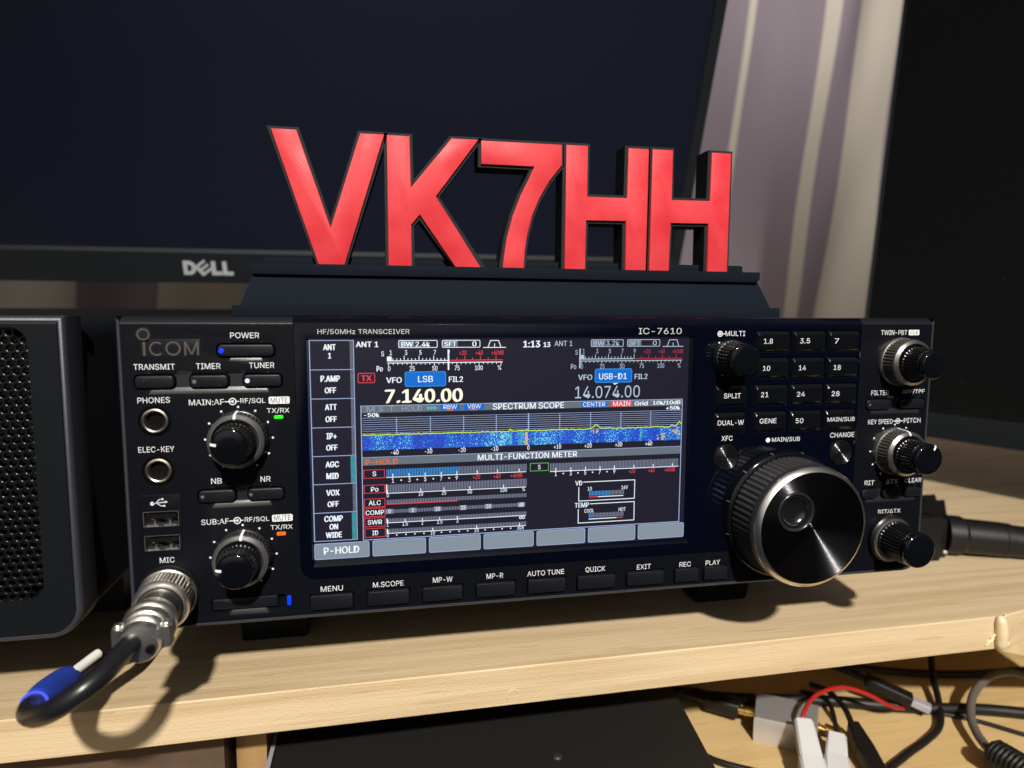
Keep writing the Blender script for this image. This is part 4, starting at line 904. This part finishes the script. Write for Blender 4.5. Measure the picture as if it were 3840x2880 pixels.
# =================================================================== LOUDSPEAKER
spk = thing('loudspeaker', 'black loudspeaker box with a perforated metal grille, left of the radio', 'speaker', (-90, 100, SH))
mb = MB(); mb.prism(rr(-163.5, -17.8, 1.5, 117.4, 8, 6), 12, 220, .5); part('case', mb, CASE, spk)
mb = MB(); o = rr(-165, -16, 0, 118, 11.5, 10, (1, 1, 0, 0)); ins = lambda d: inset(o, d)
mb.loft([lp(ins(2.4), 9), lp(ins(2.4), .6), lp(ins(1.9), .1), lp(ins(1.2), .2), lp(ins(.45), .8), lp(o, 2.1), lp(o, 14), lp(ins(2.4), 14), lp(ins(2.4), 9)], False, False)
part('outer_frame', mb, FRAME, spk)
mb = MB(); mb.prism(rr(-162.6, -18.4, 2.3, 115.2, 9, 8, (1, 1, 0, 0)), 0, 11); fp = part('front_panel', mb, PANEL2, spk)
c1 = MB(); c1.prism(rr(-153, -28.0, 15.6, 114.2, 6, 6), -2, 8); cut(fp, [c1])
mb = MB(); mb.loft([[(x, 0, 115.1), (x, .22, 115.62), (x, 2.2, 117.6), (x, 2.7, 117.9), (x, 13, 117.95), (x, 13, 113), (x, 1.5, 113)] for x in (-162.6, -18.4)]); part('top_bevel', mb, BEVELM, spk)
mb = MB(); p = 3.15; rw = p*math.sqrt(3)/2; hr = 1.12
GP = rr(-153, -28.0, 15.6, 114.2, 6, 6)
row = 0; z = 16.6
while z < 114:
    x = -152.2+(p/2 if row % 2 else 0)
    while x < -27.6:
        if not (z < 20.5 and x > -31.0) and not (z > 110 and x > -31):
            hexv = []; hol = []; hob = []
            for q in range(12):
                a = math.radians(30*q); kk = (p/2)/math.cos(math.radians(30)) if q % 2 else p/2
                hexv.append((x+kk*math.cos(a), 1.0+.0*q, z+kk*math.sin(a))); hol.append((x+hr*math.cos(a), 1.12, z+hr*math.sin(a))); hob.append((x+hr*.93*math.cos(a), 2.3, z+hr*.93*math.sin(a)))
            V = hexv+[(x+(hr+.22)*math.cos(math.radians(30*q)), .98, z+(hr+.22)*math.sin(math.radians(30*q))) for q in range(12)]+hol+hob
            F = []
            for a_, b_ in ((0, 12), (12, 24), (24, 36)):
                for q in range(12): F.append((a_+q, a_+(q+1) % 12, b_+(q+1) % 12, b_+q))
            mb.add(V, F)
        x += p
    z += rw; row += 1
gm = mat('grille_black_enamel', (0.004, 0.0045, 0.0045), 0.22, spec=0.35)
part('grille', mb, gm, spk, angle=50)
mb = MB(); mb.rect(-153, -28, 15, 114.5, 5.5); part('grille_backing', mb, HOLE, spk)
for x in (-156, -60):
    mb = MB(); mb.prism(rr(x, x+24, SH, 1.0, 1), 96, 114); part('foot', mb, BTN, spk); mb = MB(); mb.prism(rr(x, x+27, SH, 2.0, 1), 190, 208); part('foot', mb, BTN, spk)

# =================================================================== MICROPHONE LEAD
mic = thing('microphone_cable', 'thick black microphone cable with a silver screw-on plug in the radio, looping forward', 'cable', (10, -30, SH))
A = Vector((13.8, -1.0, 14.6)); Bv = Vector((15.15, -38, 13.3)); ax = (Bv-A).normalized()
def at(d): return A+ax*d
mb = MB(); mb.lathe(A, ax, [(9.9, .6), (10.25, 1.0), (10.25, 2.0), (9.75, 2.4)], 48); mb.lathe(A, ax, [(9.6, 9.6), (9.75, 10.0), (9.45, 11.0), (8.6, 11.8), (7.9, 11.9), (7.8, 10)], 48, cap0=False, cap1=False)
cr_ = part('coupling_ring', mb, PLUG, mic)
mb = MB(); prof = [(9.5, 2.2)]; kn = []
for k in range(9):
    y = 2.5+k*.82; kn += [len(prof), len(prof)+1]; prof += [(9.85, y), (9.85, y+.42), (9.5, y+.52), (9.5, y+.74)]
prof.append((9.6, 10.0)); mb.lathe(A, ax, prof, 176, knurl=tuple(kn), depth=.35, cap0=False, cap1=False); part('knurling', mb, mat('plug_dark_nickel', (0.19, 0.175, 0.15), 0.36, metal=0.9), cr_, angle=25)
mb = MB(); mb.lathe((321.9+9.6*math.cos(0), 0, 0), (0, 1, 0), [(.1, 0)], 3) if False else None
p0 = at(3.0)+Vector((8.2, 0, 5.6)); mb = MB(); mb.tube([at(2.0)+Vector((7.9, 0, 5.6)), at(4.6)+Vector((8.2, 0, 5.8))], .65, 8, 2, False); part('locating_pin', mb, PLUG, mic)
mb = MB(); mb.lathe(A, ax, [(7.7, 9.8), (7.6, 12.5), (7.35, 15), (7.35, 22.4), (7.5, 22.8)], 48); part('plug_sleeve', mb, mat('plug_sleeve_black', (0.05, 0.046, 0.04), 0.3, metal=0.6), mic)
mb = MB(); mb.lathe(A, ax, [(7.5, 18.8), (7.75, 19.2), (7.75, 21.8), (8.5, 22.5), (8.7, 23.4), (8.4, 24.4), (7.5, 25.0), (7.3, 26.4), (7.7, 27.0), (7.9, 28.2), (7.5, 28.9), (6.7, 29.3), (6.6, 30.4), (7.2, 31.0), (7.35, 31.9), (6.9, 32.6), (6.2, 33.0), (6.3, 33.8), (6.75, 34.4), (6.7, 36.4), (5.9, 37.7), (3.0, 38.1)], 56); cl = part('cable_clamp', mb, PLUG, mic, angle=40)
for sgn in (-1, 1):                          # clamp ears and screws
    side = Vector((sgn*7.6, 0, 2.2)); mb = MB(); c_ = at(31.5)+side
    mb.loft([[c_+Vector((sgn*a_, b_, h_)) for a_, b_ in ((-2.2, -2.8), (1.2, -2.2), (1.2, 2.2), (-2.2, 2.8))] for h_ in (-5.5, -4.8, 1.0, 1.4)]); part('clamp_ear', mb, PLUG, mic)
    mb = MB(); mb.lathe(c_+Vector((-sgn*.3, 0, 1.2)), (0, 0, 1), [(1.7, 0), (1.75, .6), (1.5, 1.2), (.9, 1.6), (.05, 1.7)], 20); part('screw', mb, CHROME, mic)
mb = MB(); mb.lathe(at(34.5)+Vector((3.9, -1.6, -1.2)), ax, [(1.3, 0), (1.3, 3.0)], 16); part('vent_hole', mb, HOLE, mic)
path = [(14.3, -30, 14.0), (13.6, -36, 14.2), (12.9, -40.5, 14.0), (11.6, -46.5, 13.0), (9.5, -52.3, 11.3), (5.4, -56.2, 8.9), (0.2, -56.8, 5.6), (-4.8, -54.4, 2.4), (-9.8, -50.0, -0.6), (-14.2, -44.6, -2.6), (-16.4, -39.0, -3.9), (-17.0, -33.0, -5.2), (-17.2, -26, -7.0), (-17.0, -19, -8.4), (-15.8, -12.5, -8.6), (-13.2, -5, -8.6), (-10.6, 5, -11.5), (-8.8, 22, -19), (-8.3, 52, -25.5), (-8.3, 110, -27.3), (-8.3, 330, -27.4)]
mb = MB(); mb.tube(path, 3.3, 18, 8); part('cord', mb, RUBBER, mic)
mb = MB(); mb.tube([(-17.0, -33.5, -5.1), (-17.2, -28, -6.4), (-17.2, -22, -7.8), (-16.7, -16, -8.5), (-15.9, -12.5, -8.6)], [4.2, 4.7, 5.1, 5.3, 5.35, 5.3, 5.1, 4.7, 4.1], 22, 10); part('blue_sleeve', mb, BLUE, mic)
mb = MB(); mb.tube([(-16.7, -36.0, -4.6), (-17.05, -32.3, -5.4)], 4.2, 20, 4, False); part('blue_band', mb, BLUE2, mic)
mb = MB(); mb.tube([(-15.2, -15, -6.6), (-12.9, -9.5, -5.9), (-10.6, -4.6, -5.1), (-10.0, -3.4, -4.9)], [1.75, 1.75, 1.75, 1.75, 1.75, 1.6], 16, 6); part('white_tube', mb, WTUBE, mic)

# =================================================================== MONITORS
mon = thing('computer_monitor', 'large dark monitor with a silver maker badge on its lower bezel, behind the red letters', 'monitor', (140, 330, SH))
zb, y0m, bt = 141.7, 290.0, 0.365
nl = math.hypot(1, bt); UP = Vector((0, -bt/nl, 1/nl)); NB = Vector((0, 1/nl, bt/nl))     # up the face, and away from the viewer
def mp_(x, h, d=0.0): return Vector((x, y0m, zb))+UP*h+NB*d
def mprism(mb, poly, d0, d1, bev=0.0):
    if bev: mb.loft([[mp_(a, b, d1) for a, b in poly], [mp_(a, b, d0+bev) for a, b in poly], [mp_(a, b, d0) for a, b in inset(poly, bev)]])
    else: mb.loft([[mp_(a, b, d1) for a, b in poly], [mp_(a, b, d0) for a, b in poly]])
XL, XR, HH = -340.0, 346.4, 345.0
mb = MB(); oo = rr(XL, XR, 0, HH, 1.5, 3); ii = rr(XL+8.5, XR-8.5, 23.3, HH-9, .4, 3); i2 = rr(XL+10, XR-9.6, 26.0, HH-10.5, .4, 3)
mb.loft([[mp_(a, b, 26) for a, b in oo], [mp_(a, b, .6) for a, b in oo], [mp_(a, b, 0) for a, b in inset(oo, .6)], [mp_(a, b, 0) for a, b in ii], [mp_(a, b, 2.6) for a, b in i2]], True, False)
part('bezel', mb, MONB, mon, angle=30)
mb = MB(); mprism(mb, rr(XL+9.8, XR-9.4, 25.8, HH-10.3, .2), 2.4, 4); part('screen', mb, MONS, mon)
mb = MB()
def lg(poly, d=-.5): mb.loft([[mp_(a, b, .2) for a, b in poly], [mp_(a, b, d) for a, b in poly]])
lx0, lx1, lb, lt_ = -50.6, -14.8, 6.2, 16.8; k = (lx1-lx0)/10.6
def ll(x, z): return (lx0+x*k, lb+(lt_-lb)*(z+.02))
def ring_poly(P, Q):
    n = len(P); mb.add([mp_(a, b, -.5) for a, b in P]+[mp_(a, b, -.5) for a, b in Q]+[mp_(a, b, .2) for a, b in P], [(i_, (i_+1) % n, n+(i_+1) % n, n+i_) for i_ in range(n)]+[(i_, (i_+1) % n, 2*n+(i_+1) % n, 2*n+i_) for i_ in range(n)])
D_o = [ll(0, 0), ll(1.45, 0), ll(2.2, .12), ll(2.65, .35), ll(2.75, .5), ll(2.65, .66), ll(2.2, .88), ll(1.45, 1), ll(0, 1)]
D_i = [ll(.85, .27), ll(1.3, .27), ll(1.6, .31), ll(1.75, .4), ll(1.8, .5), ll(1.75, .6), ll(1.6, .69), ll(1.3, .73), ll(.85, .73)]
ring_poly(D_o, D_i)
# tilted E
def rot_e(x, z): a = math.radians(38); x *= 1; return (4.15+x*math.cos(a)-z*math.sin(a), .5+(x*math.sin(a)+z*math.cos(a))/3.1)
def E_(x0, x1, z0, z1): lg([ll(*rot_e(x, z)) for x, z in ((x0, z0), (x1, z0), (x1, z1), (x0, z1))])
E_(-1.3, -.55, -1.35, 1.35); E_(-.6, 1.35, -1.35, -.8); E_(-.6, 1.35, -.27, .27); E_(-.6, 1.35, .8, 1.35)
for x in (5.85, 8.2): lg([ll(x, 0), ll(x+2.2, 0), ll(x+2.2, .26), ll(x+.9, .26), ll(x+.9, 1), ll(x, 1)])
part('maker_badge', mb, mat('badge_silver', (0.62, 0.64, 0.66), 0.35, metal=0.35), mon)
mb = MB(); mb.loft([[(110, 300, SH+3), (180, 300, SH+3), (180, 330, SH+3), (110, 330, SH+3)], [(110, 305, 210), (180, 305, 210), (180, 330, 210), (110, 330, 210)]]); part('stand', mb, MONB, mon)
mb = MB(); mb.prism(rr(60, 240, SH, SH+4, 1), 288, 440); part('stand_base', mb, MONB, mon)

mon2 = thing('computer_monitor', 'near-black monitor turned edge-on at the right, standing behind the power plug', 'monitor', (640, 100, SH))
c0 = Vector((530.3, 295.1, 14.9)); EX = Vector((.35458555, -.93502357, 0)); EY = Vector((.10686047, .0405243, .99344785)).normalized(); EN = EY.cross(EX).normalized()
if EN.x < 0: EN = -EN
def m2(a, b, d=0): return c0+EX*a+EY*b+EN*d
mb = MB(); oo = rr(0, 400, 0, 700, 1.5, 3); ii = rr(2.6, 397, 19.0, 697, .3, 3); i2 = rr(3.2, 396, 21.5, 696, .3, 3)  # height above the view added so its shadow covers the curtain
mb.loft([[m2(a, b, 22) for a, b in oo], [m2(a, b, .6) for a, b in oo], [m2(a, b, 0) for a, b in inset(oo, .6)], [m2(a, b, 0) for a, b in ii], [m2(a, b, 1.2) for a, b in i2]], True, False); part('bezel', mb, MONB, mon2, angle=30)
mb = MB(); q = rr(3.0, 396.2, 21.3, 696.2, .2); mb.loft([[m2(a, b, 2.5) for a, b in q], [m2(a, b, 1.1) for a, b in q]]); part('screen', mb, MONS2, mon2)
mb = MB(); mb.loft([[m2(a, b, 8) + Vector((0, 0, 0)) for a, b in ((190, 0), (250, 0), (250, 60), (190, 60))], [m2(a, b, 30) for a, b in ((190, -46), (250, -46), (250, 60), (190, 60))]]); part('stand', mb, MONB, mon2)
mb = MB(); P_ = [m2(a, 0, d) for a, d in ((150, -5), (290, -5), (290, 120), (150, 120))]; mb.loft([[(v.x, v.y, SH) for v in P_], [(v.x, v.y, SH+4) for v in P_]]); part('stand_base', mb, MONB, mon2)

# =================================================================== POWER PLUG AT THE RIGHT
pw = thing('power_cable', 'black moulded plug block with a thick black cable lying right of the radio', 'cable', (450, 95, SH))
mb = MB()
def hexa(x0, x1, y0, y1, z0, z1, dx, bev=1.2):
    o_ = [(x0, y0), (x1, y0), (x1+dx, y1), (x0+dx, y1)]; i_ = inset(o_, bev)
    mb.loft([[(x, y, z0) for x, y in o_], [(x, y, z1-bev) for x, y in o_], [(x, y, z1-bev*.3) for x, y in inset(o_, bev*.3)], [(x, y, z1) for x, y in i_]])
hexa(392, 429, 80, 128, SH, -3.5, 40); part('plug_block', mb, RUBBER2, pw, angle=25)
mb = MB(); hexa(430, 437, 84, 124, SH, -6.5, 36); part('flange', mb, RUBBER2, pw, angle=25)
mb = MB(); ax2 = Vector((.93, -.36, -.05)).normalized(); o_ = Vector((446, 88, -18.2))
mb.lathe(o_, ax2, [(12.0, -6), (12.0, 3), (10.8, 5), (10.6, 26), (10.0, 26.4), (10.4, 27.2), (10.3, 31)], 32); part('strain_relief', mb, RUBBER2, pw, angle=25)
mb = MB(); mb.tube([o_+ax2*22, o_+ax2*60+Vector((0, 0, -1)), o_+ax2*120+Vector((0, 0, -3)), o_+ax2*220+Vector((0, 20, -3.5))], 9.8, 20, 8); part('cord', mb, RUBBER2, pw)
for p_ in ((424, 88, -3.4), (446, 115, -3.4)):
    mb = MB(); mb.lathe(p_, (0, 0, 1), [(2.6, -.4), (2.6, .06), (2.3, .07)], 16); part('screw_hole', mb, HOLE, pw)
for p_ in ((437, 84.5, -27.5), (437.5, 118, -9.5)):
    mb = MB(); mb.lathe(p_, (.8, -.6, .1), [(1.5, -1), (1.5, .9), (.9, 1.5)], 12); part('screw', mb, CHROME, pw)

# =================================================================== UNDER THE SHELF
mb = MB(); mb.loft([[(43, 12, -75.2), (227, -60, -75.2), (248, 110, -75.2), (43.5, 110, -75.2)][:0] or [(44.5, -60, DZ), (226, -60, DZ), (249.5, 112, DZ), (43.0, 112, DZ)], [(44.5, -60, -76), (226, -60, -76), (249.5, 112, -76), (43.0, 112, -76)], [(45.2, -59, -75), (225.2, -59, -75), (248.7, 111, -75), (43.7, 111, -75)]])
eq = thing('equipment_case', 'flat black equipment case with a pale painted highlight along its left edge under the shelf', 'equipment', (140, 30, DZ))
part('case', mb, EQUIP, eq)
mb = MB(); mb.box(41.8, 43.6, -60, 112, -77.5, -74.8); part('edge_highlight', mb, PALE_HILITE_TIP, eq)  # pale strip: the highlight on the case's edge put into its colour
mb = MB(); mb.lathe((166.6, 5.6, -75), (0, 0, 1), [(2.3, -.3), (2.3, .5), (1.7, 1.1), (.1, 1.3)], 20); part('screw', mb, mat('dull_screw', (0.03, 0.03, 0.03), 0.5, metal=0.3), eq)
mb = MB(); mb.box(28.2, 40.8, 32, 78, DZ, SH-17.3); solid('shelf_support', mb, POSTW, 'upright pine support under the shelf, left of the black case', 'support', (34, 55, DZ))
mb = MB(); mb.box(-260, 25.5, 22, 150, DZ, -52); solid('storage_box', mb, BROWNB, 'dark brown box filling the space under the shelf at far left', 'box', (-110, 80, DZ))

ad_ = thing('metal_adapter', 'small silver metal adapter box with gold connectors on the desk under the shelf', 'adapter', (312, 66, DZ))
F0, F1, R0, R1 = Vector((291.5, 54, 0)), Vector((318, 36.5, 0)), Vector((306.5, 77, 0)), Vector((334, 57, 0))
mb = MB(); lo = [F0, F1, R1, R0]; zt = (-113.5, -101.5, -100.5)
ce = (F0+F1+R0+R1)/4
mb.loft([[(v.x, v.y, DZ) for v in lo], [(v.x, v.y, -102) for v in lo], [(v.x*.97+ce.x*.03, v.y*.97+ce.y*.03, -100.8) for v in lo]]); part('housing', mb, ALU, ad_)
for p_ in ((331.5, 46, -108), (337, 41.5, -108)):
    mb = MB(); mb.lathe(Vector(p_)+Vector((-6, 6, 0)), (.6, -.75, 0), [(2.6, 0), (2.6, 4), (1.9, 4.4), (1.9, 8), (1.0, 8.2)], 16); part('connector', mb, GOLD, ad_)
mb = MB(); mb.lathe((299, 66, -107), (-.8, .55, 0), [(2.8, 0), (2.8, 5), (2.2, 5.2), (2.2, 9)], 16); part('connector', mb, GOLD, ad_)

def lead(name, label, pts, r, mt, loc, group='loose cables on the desk', sub=8):
    t = thing(name, label, 'cable', loc, group); m = MB(); m.tube(pts, r, 12, sub); part('cord', m, mt, t); return t
def block(m, p0, p1, w0, w1, h, roll=0):
    """a tapered block from p0 to p1"""
    p0, p1 = Vector(p0), Vector(p1); a = (p1-p0).normalized(); s_ = a.cross(Vector((0, 0, 1))).normalized(); u = s_.cross(a)
    L = []
    for t_, wd in ((0, w0*.88), (.04, w0), (.5, (w0+w1)/2), (.96, w1), (1, w1*.88)):
        c_ = p0.lerp(p1, t_); L.append([c_+s_*wd/2*i_+u*h/2*j_ for i_, j_ in ((-.8, -1), (.8, -1), (1, -.75), (1, .75), (.8, 1), (-.8, 1), (-1, .75), (-1, -.75))])
    m.loft(L)
t = lead('wire_lead', 'red wire ending in a white nylon connector, in front of the silver adapter', [(309.5, 37, -96), (313, 41, -92), (326.6, 50.4, -90), (346, 56.3, -91), (360.6, 54.9, -95), (376, 52, -103), (392, 60, -111)], 1.15, RED, (320, 45, DZ))
mb = MB(); block(mb, (309.8, 37.2, -96), (301.8, 18, -104), 9.5, 10.8, 8); block(mb, (302.2, 19, -104), (296, 4, -109), 12.2, 12.5, 9); part('nylon_connector', mb, NYLON, t)
t = lead('wire_lead', 'black wire pair ending in a white nylon connector, right of the red wire', [(326.5, 32, -103), (331, 40, -99), (338, 55, -98), (342, 72, -104), (346, 90, -112.8)], 1.3, RUBBER2, (325, 30, DZ))
mb = MB(); block(mb, (326.3, 32, -103), (317.5, 20, -107), 9.5, 10.5, 8); block(mb, (317.8, 20.5, -107), (309, 6, -109.5), 12.0, 12.0, 9); part('nylon_connector', mb, NYLON, t)
t = lead('audio_lead', 'black lead with a moulded black plug, right of the white connectors', [(344, 42, -105), (348, 55, -102), (352, 74, -104), (356, 95, -112)], 1.6, RUBBER2, (340, 30, DZ))
mb = MB(); block(mb, (344, 42, -105.5), (339, 26, -108), 6.5, 9.5, 8); block(mb, (339.2, 26.5, -108), (333, 6, -110), 9.5, 8.0, 8); part('plug', mb, RUBBER2, t)
mb = MB(); mb.lathe((333.2, 7, -110), (-.4, -1, -.1), [(2.4, 0), (2.4, 9), (1, 10)], 14); part('plug_tip', mb, CHROME, t)
t = lead('usb_lead', 'black cable with a silver-tipped plug under the shelf, right of the red wire', [(377, 74, -99), (368, 84, -97), (362, 92, -97), (372, 97, -101), (390, 98, -106), (412, 97, -110), (440, 92, -112), (470, 87, -112.5), (520, 84, -112.5)], 2.4, RUBBER2, (390, 65, DZ))
mb = MB(); block(mb, (377, 74, -99.5), (396, 59, -106), 8.5, 9.5, 6.5); part('plug', mb, RUBBER2, t)
mb = MB(); block(mb, (395.5, 59.5, -106), (403.5, 52.8, -108.5), 6.8, 6.8, 4.0); part('plug_tip', mb, PALE_HILITE_TIP, t)
lead('black_cable', 'thickest black cable running straight across the back of the desk clutter', [(228, 112, -110.5), (262, 104, -111), (283, 95, -111.5), (310, 86.5, -111.7), (352, 77, -111.7), (380, 67, -111.7), (409, 58, -111.7), (439, 51, -111.7), (475, 38, -111.7), (540, 20, -111.7)], 3.3, RUBBER2, (380, 70, DZ))
lead('black_cable', 'thin black cable hanging from the shelf and curling down over the desk', [(452, 108, -70), (446, 100, -92), (432, 82, -106), (417, 61, -110), (402, 44, -112.5), (384, 34, -113), (363, 25, -113), (339, 12, -113), (322, -12, -113)], 1.9, RUBBER2, (400, 45, DZ))
t = lead('coiled_cable', 'grey-black looped lead that turns into a coiled cord at the lower right corner', [(560, 62, -111), (494, 68, -106), (477, 70, -103), (456, 65, -101), (434, 54, -103), (418, 40, -106), (410, 28, -108), (404.5, 16, -108), (400.5, 8, -106.5)], 2.3, GREYC, (420, 30, DZ))
mb = MB(); pts = []
for k in range(170):
    s_ = k/170; c_ = Vector((400.5, 8, -105.6)).lerp(Vector((404, -34, -103)), s_); a = k*2*math.pi/10
    pts.append(c_+Vector((math.cos(a)*6.6, 0, math.sin(a)*6.6)))
mb.tube(pts, 1.65, 8, 1, False); part('coil', mb, RUBBER2, t)
lead('black_cable', 'thin black wire arching beside the right edge of the black equipment case', [(252, 100, -113), (253, 76, -112), (258, 84, -104), (270, 92, -104), (286, 92, -109), (300, 84, -113)], 1.3, RUBBER2, (265, 85, DZ))
lead('black_cable', 'black cable lying along the front right corner of the black equipment case', [(250, 62, -113), (257, 47, -113), (263, 39, -113), (274, 31, -113), (292, 20, -113), (320, 2, -113), (350, -25, -113)], 1.7, RUBBER2, (270, 35, DZ))
t = lead('black_cable', 'black lead plugged into the left side of the silver adapter', [(291.5, 71.5, -107), (284, 80, -107.5), (272, 92, -108), (255, 104, -110), (235, 118, -112)], 2.6, RUBBER2, (285, 80, DZ))
mb = MB(); block(mb, (292.5, 70.5, -107), (279, 84, -107.5), 7.5, 9.5, 8); part('plug', mb, RUBBER2, t)
lead('black_cable', 'slender dark cable lying flat at the far right of the desk', [(404, 62, -113.6), (412, 56, -113.6), (428, 45, -113.6), (445, 27, -113.6), (470, 5, -113.6)], 1.2, RUBBER2, (430, 45, DZ))
